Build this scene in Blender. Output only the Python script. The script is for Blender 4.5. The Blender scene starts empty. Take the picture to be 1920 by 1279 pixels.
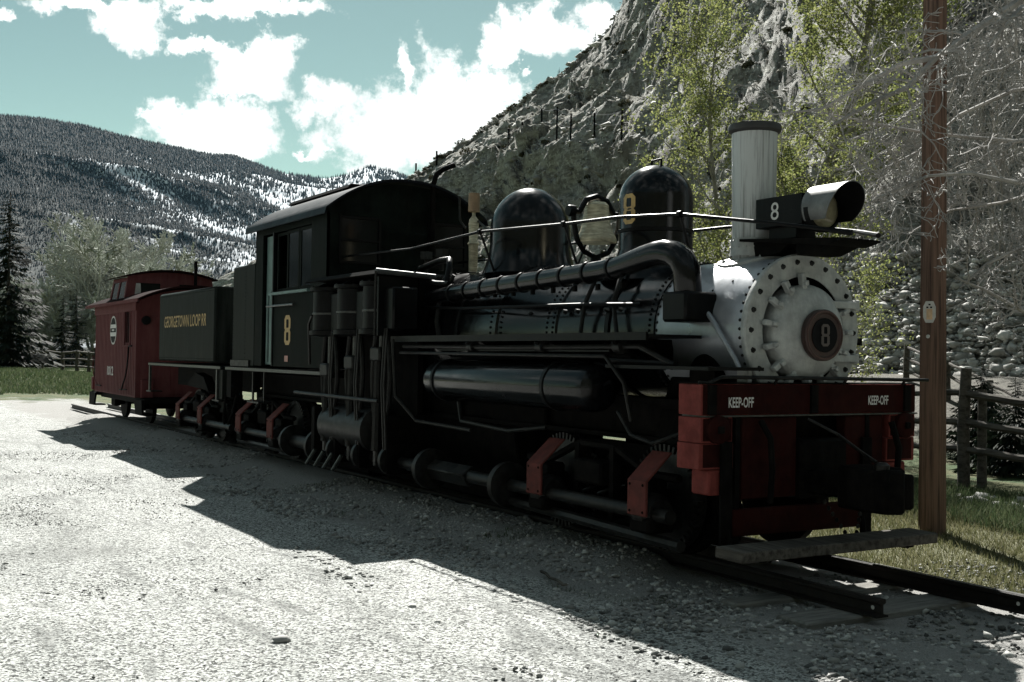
import bpy, math, random
import numpy as np
from mathutils import Vector, Matrix
from math import sin, cos, pi, radians

# ------------------------------------------------------------------ camera, sky, sun, exposure
sc = bpy.context.scene
CX, CY, CZ = 5.163, -6.313, 1.639
YAW, PITCH, ROLL = 0.532699, 0.013226, 0.015338
FPX = 2162.4
_f = Vector((-cos(YAW)*cos(PITCH), sin(YAW)*cos(PITCH), sin(PITCH)))
_r = _f.cross(Vector((0, 0, 1))).normalized()
_u = _r.cross(_f)
_r2 = cos(ROLL)*_r + sin(ROLL)*_u
_u2 = -sin(ROLL)*_r + cos(ROLL)*_u
cam_d = bpy.data.cameras.new('camera')
cam = bpy.data.objects.new('camera', cam_d)
sc.collection.objects.link(cam)
cam_d.sensor_width = 36
cam_d.lens = FPX/1920*36
cam_d.clip_start = 0.1
cam_d.clip_end = 20000
M = Matrix((( _r2.x, _u2.x, -_f.x, CX), (_r2.y, _u2.y, -_f.y, CY), (_r2.z, _u2.z, -_f.z, CZ), (0, 0, 0, 1)))
cam.matrix_world = M
sc.camera = cam

SUN_DIR = Vector((-1.06, 0.53, 1.0)).normalized()      # towards the sun
SUN_EL = math.asin(SUN_DIR.z)
SUN_AZ = math.atan2(SUN_DIR.y, SUN_DIR.x)
sun_d = bpy.data.lights.new('sun', 'SUN')
sun_d.energy = 5.0
sun_d.angle = radians(0.53)
sun_d.color = (1.0, 0.975, 0.92)
sun = bpy.data.objects.new('sun', sun_d)
sc.collection.objects.link(sun)
sun.rotation_euler = SUN_DIR.to_track_quat('Z', 'Y').to_euler()
sun.location = (-20, 10, 30)

world = bpy.data.worlds.new('World')
sc.world = world
world.use_nodes = True
nt = world.node_tree
nt.nodes.clear()
def wn(t, **k):
    n = nt.nodes.new(t)
    for a, b in k.items(): setattr(n, a, b)
    return n
def wl(a, b): nt.links.new(a, b)
def wmath(op, a, b=None, c=None, clamp=False):
    n = wn('ShaderNodeMath', operation=op, use_clamp=clamp)
    for i, v in enumerate((a, b, c)):
        if v is None: continue
        if isinstance(v, (int, float)): n.inputs[i].default_value = v
        else: wl(v, n.inputs[i])
    return n.outputs[0]
out = wn('ShaderNodeOutputWorld')
bg = wn('ShaderNodeBackground')
SKY = 0.05
bg.inputs[1].default_value = SKY
wl(bg.outputs[0], out.inputs[0])
sky = wn('ShaderNodeTexSky', sky_type='NISHITA', sun_disc=False)
sky.sun_elevation = SUN_EL
sky.sun_rotation = pi/2 - SUN_AZ
sky.altitude = 2500
sky.air_density = 1.0
sky.dust_density = 0.6
sky.ozone_density = 1.0
tint = wn('ShaderNodeMix', data_type='RGBA', blend_type='MULTIPLY')
tint.inputs[0].default_value = 1.0
wl(sky.outputs[0], tint.inputs[6])
tint.inputs[7].default_value = (.745, .755, .46, 1)
# clouds in direction space
tc = wn('ShaderNodeTexCoord')
sep = wn('ShaderNodeSeparateXYZ'); wl(tc.outputs['Generated'], sep.inputs[0])
az = wmath('ARCTAN2', sep.outputs[1], sep.outputs[0])
uu = wmath('SUBTRACT', 2.6088, az)
vv = wmath('ARCSINE', sep.outputs[2])
cu = wn('ShaderNodeCombineXYZ'); wl(uu, cu.inputs[0]); wl(vv, cu.inputs[1])
nz = wn('ShaderNodeTexNoise'); nz.inputs['Scale'].default_value = 34; nz.inputs['Detail'].default_value = 10; nz.inputs['Roughness'].default_value = 0.68
wl(tc.outputs['Generated'], nz.inputs['Vector'])
def dirc(px, py):
    x = (px-960)/FPX; y = (668+.0153*(px-960)-py)/FPX
    u = math.atan(x); return u, math.atan(y*cos(u))
blobs = [(835, 205, 115, 100), (760, 235, 105, 85), (880, 180, 80, 55), (700, 260, 100, 60), (600, 190, 55, 32), (735, 120, 16, 30), (590, 290, 30, 10),
         (400, 245, 120, 48), (350, 215, 60, 35), (455, 225, 70, 40), (290, 215, 30, 16),
         (460, 150, 75, 38), (365, 80, 50, 17), (495, 115, 45, 40), (420, 110, 40, 22), (430, 175, 30, 14),
         (235, 35, 62, 40), (170, 5, 100, 18), (440, 2, 140, 20), (480, 20, 70, 18),
         (1020, 60, 85, 42), (935, 95, 45, 22), (1010, 30, 35, 35), (1110, 40, 50, 38), (968, 125, 14, 8),
         (5, 32, 20, 12)]
dnz = wn('ShaderNodeTexNoise'); dnz.inputs['Scale'].default_value = 16; dnz.inputs['Detail'].default_value = 7; dnz.inputs['Roughness'].default_value = .66
wl(tc.outputs['Generated'], dnz.inputs['Vector'])
dsub = wn('ShaderNodeVectorMath', operation='SUBTRACT'); wl(dnz.outputs['Color'], dsub.inputs[0]); dsub.inputs[1].default_value = (.5, .5, .5)
dmul = wn('ShaderNodeVectorMath', operation='SCALE'); wl(dsub.outputs[0], dmul.inputs[0]); dmul.inputs['Scale'].default_value = .085
dadd = wn('ShaderNodeVectorMath', operation='ADD'); wl(cu.outputs[0], dadd.inputs[0]); wl(dmul.outputs[0], dadd.inputs[1])
dist = None
for (px, py, rx, ry) in blobs:
    u0, v0 = dirc(px, py)
    s = wn('ShaderNodeVectorMath', operation='SUBTRACT'); wl(dadd.outputs[0], s.inputs[0]); s.inputs[1].default_value = (u0, v0, 0)
    m = wn('ShaderNodeVectorMath', operation='MULTIPLY'); wl(s.outputs[0], m.inputs[0]); m.inputs[1].default_value = (FPX/rx, FPX/ry, 0)
    l = wn('ShaderNodeVectorMath', operation='LENGTH'); wl(m.outputs[0], l.inputs[0])
    dist = l.outputs['Value'] if dist is None else wmath('MINIMUM', dist, l.outputs['Value'])
inside = wmath('SUBTRACT', 1.0, dist)
noi = wmath('MULTIPLY_ADD', nz.outputs['Fac'], 2.6, -1.34)
fld = wmath('ADD', inside, noi)
fld = wmath('MAXIMUM', fld, -2.0)
# the same kind of cumulus goes on around the rest of the sky
nz2 = wn('ShaderNodeTexNoise'); nz2.inputs['Scale'].default_value = 4.2; nz2.inputs['Detail'].default_value = 9; nz2.inputs['Roughness'].default_value = 0.6
wl(tc.outputs['Generated'], nz2.inputs['Vector'])
far_u = wmath('MULTIPLY_ADD', wmath('ABSOLUTE', uu), 4.0, -2.0, True)
far_v = wmath('MULTIPLY_ADD', vv, 5.0, -1.9, True)
farm = wmath('MAXIMUM', far_u, far_v)
g = wmath('MULTIPLY_ADD', nz2.outputs['Fac'], 4.0, -2.32)
g = wmath('MULTIPLY_ADD', wmath('SUBTRACT', 1.0, farm), -3.0, g)
fld = wmath('MAXIMUM', fld, g)
cl = wn('ShaderNodeMapRange', interpolation_type='SMOOTHSTEP'); wl(fld, cl.inputs[0])
cl.inputs[1].default_value = -0.34; cl.inputs[2].default_value = 0.30
cl_up = wmath('MULTIPLY', cl.outputs[0], wmath('MULTIPLY_ADD', vv, 30.0, 0.5, True))
mixc = wn('ShaderNodeMix', data_type='RGBA')
wl(cl_up, mixc.inputs[0]); wl(tint.outputs[2], mixc.inputs[6])
shade = wn('ShaderNodeMapRange', interpolation_type='SMOOTHSTEP'); wl(nz2.outputs['Fac'], shade.inputs[0]); shade.inputs[1].default_value = .42; shade.inputs[2].default_value = .62
ccol = wn('ShaderNodeMix', data_type='RGBA'); wl(shade.outputs[0], ccol.inputs[0])
ccol.inputs[6].default_value = (.50/SKY, .515/SKY, .495/SKY, 1); ccol.inputs[7].default_value = (.36/SKY, .375/SKY, .365/SKY, 1)
wl(ccol.outputs[2], mixc.inputs[7])
wl(mixc.outputs[2], bg.inputs[0])

vs = sc.view_settings
vs.view_transform = 'Standard'; vs.look = 'None'; vs.gamma = 1.0; vs.exposure = 1.6; vs.use_curve_mapping = False
sc.render.engine = 'CYCLES'
sc.cycles.use_denoising = True
sc.cycles.max_bounces = 5
sc.cycles.diffuse_bounces = 3
sc.cycles.glossy_bounces = 3
sc.cycles.transmission_bounces = 4
sc.cycles.caustics_reflective = False
sc.cycles.caustics_refractive = False

# ------------------------------------------------------------------ helpers
RNG = random.Random(8)
NP = np.random.default_rng(8)
COL = sc.collection
FWD = np.array([-cos(YAW), sin(YAW)]); RGT = np.array([sin(YAW), cos(YAW)])
def polar(px, d):                      # bearing given as a photograph column, distance in metres -> world x, y
    x = (px-960)/FPX
    return CX + d*(FWD[0]+x*RGT[0]), CY + d*(FWD[1]+x*RGT[1])

def tag(o, label=None, cat=None, group=None, kind=None):
    if label: o['label'] = label
    if cat: o['category'] = cat
    if group: o['group'] = group
    if kind: o['kind'] = kind
    return o
def empty(name, loc=(0, 0, 0)):
    o = bpy.data.objects.new(name, None); COL.objects.link(o); o.location = loc; o.empty_display_size = 0.2
    return o
def setpar(o, p):
    if p is not None:
        o.parent = p
        q = p; loc = Vector((0, 0, 0))
        if p.get('_w') is not None: loc = Vector(p['_w'])
        else: loc = Vector(p.location)
        o.matrix_parent_inverse = Matrix.Translation(loc).inverted()
        o['_w'] = (0.0, 0.0, 0.0)

class MB:
    def __init__(s): s.v = []; s.f = []
    def add(s, vs_, fs):
        o = len(s.v); s.v.extend(tuple(p) for p in vs_); s.f.extend(tuple(i+o for i in f) for f in fs); return s
    def box(s, x0, x1, y0, y1, z0, z1):
        return s.add([(x0, y0, z0), (x1, y0, z0), (x1, y1, z0), (x0, y1, z0), (x0, y0, z1), (x1, y0, z1), (x1, y1, z1), (x0, y1, z1)],
              [(0, 3, 2, 1), (4, 5, 6, 7), (0, 1, 5, 4), (1, 2, 6, 5), (2, 3, 7, 6), (3, 0, 4, 7)])
    def obox(s, c, size, rx=0, ry=0, rz=0):
        m = Matrix.Rotation(rz, 3, 'Z') @ Matrix.Rotation(ry, 3, 'Y') @ Matrix.Rotation(rx, 3, 'X')
        t = MB().box(-size[0]/2, size[0]/2, -size[1]/2, size[1]/2, -size[2]/2, size[2]/2)
        return s.add([m @ Vector(p) + Vector(c) for p in t.v], t.f)
    def tube(s, pts, r, n=10, cap=True):
        pts = [Vector(p) for p in pts]; k = len(pts)
        rs = r if isinstance(r, (list, tuple)) else [r]*k
        up = None; vs_ = []
        for i, p in enumerate(pts):
            d = (pts[min(i+1, k-1)]-pts[max(i-1, 0)])
            if d.length < 1e-9: d = Vector((0, 0, 1))
            d.normalize()
            if up is None:
                a = Vector((0, 0, 1)) if abs(d.z) < .9 else Vector((1, 0, 0))
                up = (a - d*a.dot(d)).normalized()
            else:
                up = up - d*up.dot(d)
                up = up.normalized() if up.length > 1e-6 else d.orthogonal().normalized()
            w = d.cross(up)
            for j in range(n):
                t = 2*pi*j/n
                vs_.append(p + (up*cos(t) + w*sin(t))*rs[i])
        fs = []
        for i in range(k-1):
            for j in range(n):
                a = i*n+j; b = i*n+(j+1) % n
                fs.append((a, b, b+n, a+n))
        if cap:
            fs.append(tuple(range(n-1, -1, -1))); fs.append(tuple((k-1)*n+j for j in range(n)))
        return s.add(vs_, fs)
    def lathe(s, prof, c=(0, 0, 0), axis='z', n=32, cap=True):
        vs_ = []
        for (r, h) in prof:
            r = max(r, 1e-4)
            for j in range(n):
                t = 2*pi*j/n; a, b = r*cos(t), r*sin(t)
                p = (a, b, h) if axis == 'z' else ((h, a, b) if axis == 'x' else (b, h, a))
                vs_.append((p[0]+c[0], p[1]+c[1], p[2]+c[2]))
        k = len(prof); fs = []
        for i in range(k-1):
            for j in range(n):
                a = i*n+j; b = i*n+(j+1) % n
                fs.append((a, b, b+n, a+n))
        if cap:
            fs.append(tuple(range(n-1, -1, -1))); fs.append(tuple((k-1)*n+j for j in range(n)))
        return s.add(vs_, fs)
    def prism(s, poly, axis, a, b):        # poly in the two other axes (x,z for y; y,z for x; x,y for z)
        def P(q, h): return (q[0], h, q[1]) if axis == 'y' else ((h, q[0], q[1]) if axis == 'x' else (q[0], q[1], h))
        n = len(poly)
        vs_ = [P(q, a) for q in poly]+[P(q, b) for q in poly]
        fs = [tuple(range(n)), tuple(range(2*n-1, n-1, -1))]
        for i in range(n): fs.append((i, i+n, (i+1) % n+n, (i+1) % n))
        return s.add(vs_, fs)
    def rivets(s, pts, r, nrm, h=.6):
        nrm = Vector(nrm).normalized() if not callable(nrm) else nrm
        for p in pts:
            nn = nrm(p) if callable(nrm) else nrm
            a = nn.orthogonal().normalized(); b = nn.cross(a); P = Vector(p)
            vs_ = [P+(a*cos(2*pi*j/6)+b*sin(2*pi*j/6))*r for j in range(6)]+[P+nn*r*h+(a*cos(2*pi*j/6)+b*sin(2*pi*j/6))*r*.6 for j in range(6)]
            s.add(vs_, [(j, (j+1) % 6, (j+1) % 6+6, j+6) for j in range(6)]+[tuple(range(6, 12))])
        return s
    def build(s, name, mat, parent=None, smooth=38, bevel=0.0, kind=None, fix=True):
        me = bpy.data.meshes.new(name)
        me.from_pydata([tuple(p) for p in s.v], [], s.f)
        me.update()
        if fix:
            import bmesh
            bm = bmesh.new(); bm.from_mesh(me); bmesh.ops.recalc_face_normals(bm, faces=bm.faces); bm.to_mesh(me); bm.free()
        if smooth:
            me.polygons.foreach_set('use_smooth', [True]*len(me.polygons))
            me.set_sharp_from_angle(angle=radians(smooth))
        me.materials.append(mat)
        o = bpy.data.objects.new(name, me); COL.objects.link(o)
        setpar(o, parent)
        if bevel:
            b = o.modifiers.new('bevel', 'BEVEL'); b.width = bevel; b.segments = 1; b.limit_method = 'ANGLE'; b.angle_limit = radians(50)
        if kind: o['kind'] = kind
        return o

def npmesh(name, V, F, mat, smooth=False, kind=None, parent=None):
    me = bpy.data.meshes.new(name)
    V = np.asarray(V, np.float32); F = np.asarray(F, np.int32)
    nf, k = F.shape
    me.vertices.add(len(V)); me.vertices.foreach_set('co', V.ravel())
    me.loops.add(nf*k); me.loops.foreach_set('vertex_index', F.ravel())
    me.polygons.add(nf); me.polygons.foreach_set('loop_start', np.arange(0, nf*k, k, dtype=np.int32))
    me.polygons.foreach_set('loop_total', np.full(nf, k, np.int32))
    if smooth: me.polygons.foreach_set('use_smooth', np.ones(nf, bool))
    me.update(calc_edges=True); me.validate()
    me.materials.append(mat)
    o = bpy.data.objects.new(name, me); COL.objects.link(o)
    setpar(o, parent)
    if kind: o['kind'] = kind
    return o

def vnoise(P, seed=0):
    P = np.asarray(P, float); I = np.floor(P).astype(np.int64); Fp = P-I; Fp = Fp*Fp*(3-2*Fp)
    def h(ix, iy, iz):
        n = (ix*374761393 + iy*668265263 + iz*2147483647 + seed*974711) & 0xffffffff
        n = ((n ^ (n >> 13))*1274126177) & 0xffffffff
        return ((n ^ (n >> 16)) & 0xffff)/65535.0
    r = 0
    for dx in (0, 1):
        wx = Fp[:, 0] if dx else 1-Fp[:, 0]
        for dy in (0, 1):
            wy = Fp[:, 1] if dy else 1-Fp[:, 1]
            for dz in (0, 1):
                wz = Fp[:, 2] if dz else 1-Fp[:, 2]
                r = r + wx*wy*wz*h(I[:, 0]+dx, I[:, 1]+dy, I[:, 2]+dz)
    return r
def fbm(P, oct=5, seed=0, gain=.5, ridge=False):
    P = np.asarray(P, float); a = 1; t = 0; r = 0
    for o in range(oct):
        n = vnoise(P*2**o+o*17.3, seed+o)
        if ridge: n = 1-abs(2*n-1)
        r = r+a*n; t += a; a *= gain
    return r/t
def worley(P, seed=0):
    """value of the nearest cell and the gap to the next one"""
    P = np.asarray(P, float); I = np.floor(P).astype(np.int64)
    def h(ix, iy, iz, s):
        n = (ix*374761393 + iy*668265263 + iz*1442695041 + (seed*7+s)*974711) & 0xffffffff
        n = ((n ^ (n >> 13))*1274126177) & 0xffffffff
        return ((n ^ (n >> 16)) & 0xffff)/65535.0
    d1 = np.full(len(P), 9.); d2 = np.full(len(P), 9.); val = np.zeros(len(P))
    for dx in (-1, 0, 1):
        for dy in (-1, 0, 1):
            for dz in (-1, 0, 1):
                ix, iy, iz = I[:, 0]+dx, I[:, 1]+dy, I[:, 2]+dz
                q = np.sqrt((ix+h(ix, iy, iz, 1)-P[:, 0])**2+(iy+h(ix, iy, iz, 2)-P[:, 1])**2+(iz+h(ix, iy, iz, 3)-P[:, 2])**2)
                v = h(ix, iy, iz, 4); nw = q < d1
                d2 = np.where(nw, d1, np.minimum(d2, q)); val = np.where(nw, v, val); d1 = np.where(nw, q, d1)
    return val, d2-d1
def sstep(a, b, x): t = np.clip((x-a)/(b-a), 0, 1); return t*t*(3-2*t)

# ------------------------------------------------------------------ materials
MATS = {}
def mat(name, col, rough=.5, metal=0.0, var=.25, scale=6.0, col2=None, fac=(.4, .65), bump=0.0, bscale=60.0, rvar=.0, stretch=None, spec=None, bdist=.01, detail=6, dust=0.0, dcol=(.05, .047, .042)):
    m = bpy.data.materials.new(name); m.use_nodes = True
    t = m.node_tree; b = t.nodes['Principled BSDF']
    N = t.nodes.new; L = t.links.new
    tc_ = N('ShaderNodeTexCoord'); mp = N('ShaderNodeMapping'); L(tc_.outputs['Object'], mp.inputs[0])
    if stretch: mp.inputs['Scale'].default_value = stretch
    n1 = N('ShaderNodeTexNoise'); n1.inputs['Scale'].default_value = scale; n1.inputs['Detail'].default_value = detail; n1.inputs['Roughness'].default_value = .65
    L(mp.outputs[0], n1.inputs['Vector'])
    mr = N('ShaderNodeMapRange'); L(n1.outputs['Fac'], mr.inputs[0]); mr.inputs[1].default_value = fac[0]; mr.inputs[2].default_value = fac[1]
    mx = N('ShaderNodeMix'); mx.data_type = 'RGBA'; L(mr.outputs[0], mx.inputs[0])
    c2 = col2 or tuple(c*(1+var) for c in col); c1 = col if col2 else tuple(c*(1-var) for c in col)
    mx.inputs[6].default_value = (*c1, 1); mx.inputs[7].default_value = (*c2, 1)
    cout = mx.outputs[2]
    if dust:      # settled dust on upper faces, run-down grime streaks elsewhere
        gg = N('ShaderNodeNewGeometry'); sp_ = N('ShaderNodeSeparateXYZ'); L(gg.outputs['Normal'], sp_.inputs[0])
        m2 = N('ShaderNodeMapping'); L(tc_.outputs['Object'], m2.inputs[0]); m2.inputs['Scale'].default_value = (9, 9, .9)
        n3 = N('ShaderNodeTexNoise'); n3.inputs['Scale'].default_value = 1.3; n3.inputs['Detail'].default_value = 7; n3.inputs['Roughness'].default_value = .7; L(m2.outputs[0], n3.inputs['Vector'])
        r3 = N('ShaderNodeMapRange'); L(n3.outputs['Fac'], r3.inputs[0]); r3.inputs[1].default_value = .45; r3.inputs[2].default_value = .78
        up = N('ShaderNodeMapRange'); L(sp_.outputs[2], up.inputs[0]); up.inputs[1].default_value = -.2; up.inputs[2].default_value = .9; up.inputs[3].default_value = .35; up.inputs[4].default_value = 1.0
        ml = N('ShaderNodeMath'); ml.operation = 'MULTIPLY'; L(r3.outputs[0], ml.inputs[0]); L(up.outputs[0], ml.inputs[1])
        m4 = N('ShaderNodeMath'); m4.operation = 'MULTIPLY'; L(ml.outputs[0], m4.inputs[0]); m4.inputs[1].default_value = dust
        dx = N('ShaderNodeMix'); dx.data_type = 'RGBA'; L(m4.outputs[0], dx.inputs[0]); L(cout, dx.inputs[6]); dx.inputs[7].default_value = (*dcol, 1); cout = dx.outputs[2]
    L(cout, b.inputs['Base Color'])
    b.inputs['Roughness'].default_value = rough; b.inputs['Metallic'].default_value = metal
    if spec is not None: b.inputs['Specular IOR Level'].default_value = spec
    if rvar:
        r2 = N('ShaderNodeMapRange'); L(n1.outputs['Fac'], r2.inputs[0]); r2.inputs[1].default_value = .3; r2.inputs[2].default_value = .7
        r2.inputs[3].default_value = rough-rvar; r2.inputs[4].default_value = rough+rvar; L(r2.outputs[0], b.inputs['Roughness'])
    if bump:
        n2 = N('ShaderNodeTexNoise'); n2.inputs['Scale'].default_value = bscale; n2.inputs['Detail'].default_value = 5; L(mp.outputs[0], n2.inputs['Vector'])
        bp = N('ShaderNodeBump'); bp.inputs['Strength'].default_value = bump; bp.inputs['Distance'].default_value = bdist
        L(n2.outputs['Fac'], bp.inputs['Height']); L(bp.outputs[0], b.inputs['Normal'])
    MATS[name] = m
    return m
BLACK = mat('black_paint', (.0030, .0033, .0036), .4, spec=.10, var=.5, scale=3, rvar=.12, bump=.08, bscale=25, dust=.5, dcol=(.020, .019, .017))
BLACKG = mat('black_gloss', (.0025, .0028, .0034), .19, spec=.25, var=.4, scale=3.5, rvar=.11, bump=.16, bscale=5, dust=.35, dcol=(.022, .021, .019))
DULL = mat('sooty_black', (.0025, .0025, .0025), .62, spec=.02, col2=(.0065, .006, .0055), scale=9, bump=.25, bscale=40, dust=.6, dcol=(.022, .019, .016))
STEEL = mat('grimy_steel', (.014, .0145, .014), .45, metal=.4, spec=.15, var=.5, scale=12, rvar=.12, dust=.6, dcol=(.05, .042, .034))
BRIGHT = mat('worn_steel', (.055, .058, .055), .38, metal=.7, var=.3, scale=20)
OLIVE = mat('dark_green_paint', (.0050, .0072, .0060), .5, spec=.02, var=.5, scale=4, rvar=.1, bump=.05, bscale=20, dust=.6, dcol=(.020, .021, .018))
TANKG = mat('tender_paint', (.007, .009, .0078), .48, spec=.03, col2=(.022, .025, .022), scale=2.2, stretch=(3, 3, .5), rvar=.12, bump=.06, bscale=15, dust=.7, dcol=(.030, .031, .027))
SILVER = mat('smokebox_silver', (.26, .275, .30), .34, metal=.45, col2=(.34, .36, .39), scale=4, rvar=.07, bump=.05, bscale=30, dust=.4, dcol=(.14, .145, .145))
SILVER2 = mat('front_plate_silver', (.27, .283, .276), .5, metal=.1, col2=(.39, .405, .39), scale=9, rvar=.1, bump=.25, bscale=70, dust=.75, dcol=(.11, .105, .095))
STACKM = mat('stack_silver', (.40, .42, .42), .45, metal=.1, col2=(.15, .155, .148), scale=3, fac=(.48, .70), stretch=(14, 14, .6), rvar=.08, bump=.06, bscale=30)
REDD = mat('dark_red_paint', (.022, .005, .004), .65, spec=.03, col2=(.012, .003, .0028), scale=7, bump=.2, bscale=30, dust=.6, dcol=(.035, .018, .014))  # much darker red for the front-facing boards and panels
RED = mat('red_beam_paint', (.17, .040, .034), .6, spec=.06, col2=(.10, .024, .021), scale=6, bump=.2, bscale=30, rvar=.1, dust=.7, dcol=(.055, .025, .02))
REDG = mat('red_guard_paint', (.115, .034, .029), .6, spec=.05, col2=(.07, .024, .021), scale=8, bump=.2, bscale=40, dust=.8, dcol=(.05, .028, .023))
CABR = mat('caboose_red', (.082, .024, .026), .6, spec=.05, col2=(.105, .036, .037), scale=5, stretch=(1, 1, .4), bump=.12, bscale=30, dust=.5, dcol=(.17, .10, .09))
CABROOF = mat('caboose_roof', (.016, .007, .007), .9, var=.3, bump=.2, spec=.02)
GOLD = mat('gold_lettering', (.36, .24, .085), .5, var=.15, scale=20)
WHITE = mat('white_lettering', (.50, .50, .48), .6, var=.12, scale=30)
BLKP = mat('black_flat', (.005, .005, .0055), .6, spec=.08)
BRASS = mat('tarnished_brass', (.44, .40, .28), .42, metal=.3, var=.35, scale=10, stretch=(1, 1, 6))
TANM = mat('tan_valve', (.22, .145, .08), .5, var=.2)
TEAL = mat('teal_paint', (.085, .14, .13), .5, var=.2, scale=5)
PINK = mat('small_plate', (.42, .22, .18), .6, var=.2)
WOOD = mat('weathered_wood', (.10, .092, .08), .85, spec=.1, col2=(.035, .031, .027), scale=4, stretch=(.5, 6, 6), bump=.5, bscale=30)
SLEEP = mat('sleeper_wood', (.19, .187, .172), .9, spec=.1, col2=(.10, .097, .09), scale=5, stretch=(5, .6, 5), bump=.6, bscale=40)
POLEM = mat('pole_wood', (.17, .11, .085), .85, spec=.05, col2=(.05, .035, .03), scale=4, fac=(.45, .66), stretch=(9, 9, .25), bump=.5, bscale=30)
RAILM = mat('rusty_rail', (.010, .009, .008), .6, metal=.2, spec=.2, col2=(.018, .014, .012), scale=14, bump=.2, bscale=60)
RAILTOP = mat('rail_head', (.16, .16, .155), .35, metal=.8, var=.3, scale=15)
GLASS = mat('dark_window', (.004, .0055, .0055), .1, var=.2, spec=.12)
LENS = mat('headlight_lens', (.22, .20, .13), .12, var=.25, scale=6, spec=.9)
DAYLIGHT = mat('pale_pane', (.30, .30, .285), .35, var=.15)  # pale colour for brightness seen through the cupola
SOOT = mat('stack_lip', (.02, .02, .02), .6)
# ------------------------------------------------------------------ terrain tables (bearing by photograph column)
def tab(px, pts): a = np.array(pts, float); return np.interp(px, a[:, 0], a[:, 1])
def hor(px): return 668+.0153*(px-960)
HILL_D0 = [(200, 215), (385, 190), (480, 165), (600, 130), (745, 100), (1000, 66), (1150, 54), (1300, 44), (1500, 34), (1650, 29.5), (1920, 27), (2600, 30), (4500, 40)]
HILL_SIL = [(200, 648), (300, 593), (385, 543), (480, 490.472), (600, 435.032), (745, 369), (800, 333.236), (850, 294.543), (905, 253.615), (950, 211.515), (1000, 187.181), (1050, 149.848), (1085, 118.216), (1110, 96.7537), (1140, 64), (1180, -28), (1300, -278), (1500, -548), (1920, -848), (4500, -948)]
def hill_d0(px): return tab(px, HILL_D0)
def hill_z0(px): return tab(px, [(200, .2), (745, .6), (1300, 1.1), (1650, 1.35), (4500, 1.4)])
def world_to_px(x, y):
    dx, dy = x-CX, y-CY
    f = dx*FWD[0]+dy*FWD[1]; r = dx*RGT[0]+dy*RGT[1]
    return f, r
G0 = -.045
def ground_z(x, y):
    x = np.asarray(x, float); y = np.asarray(y, float)
    f, r = world_to_px(x, y)
    ff = np.maximum(f, .5)
    px = np.where(f > .5, 960+FPX*r/ff, np.where(r > 0, 4500, -4000))
    px = np.clip(px, -4000, 4500)
    d0 = hill_d0(px); z0 = hill_z0(px)
    d = np.where(f > .5, f, np.hypot(f, r))
    w = sstep(np.maximum(19, .42*d0), d0, d)
    right = sstep(200, 420, px)
    z = G0+(z0-G0)*w*right
    # gentle grassy bank at the far left, by the fence
    z = z+.55*np.exp(-((x+62)/16)**2-((y-1.5)/5.5)**2)
    return z

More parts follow.
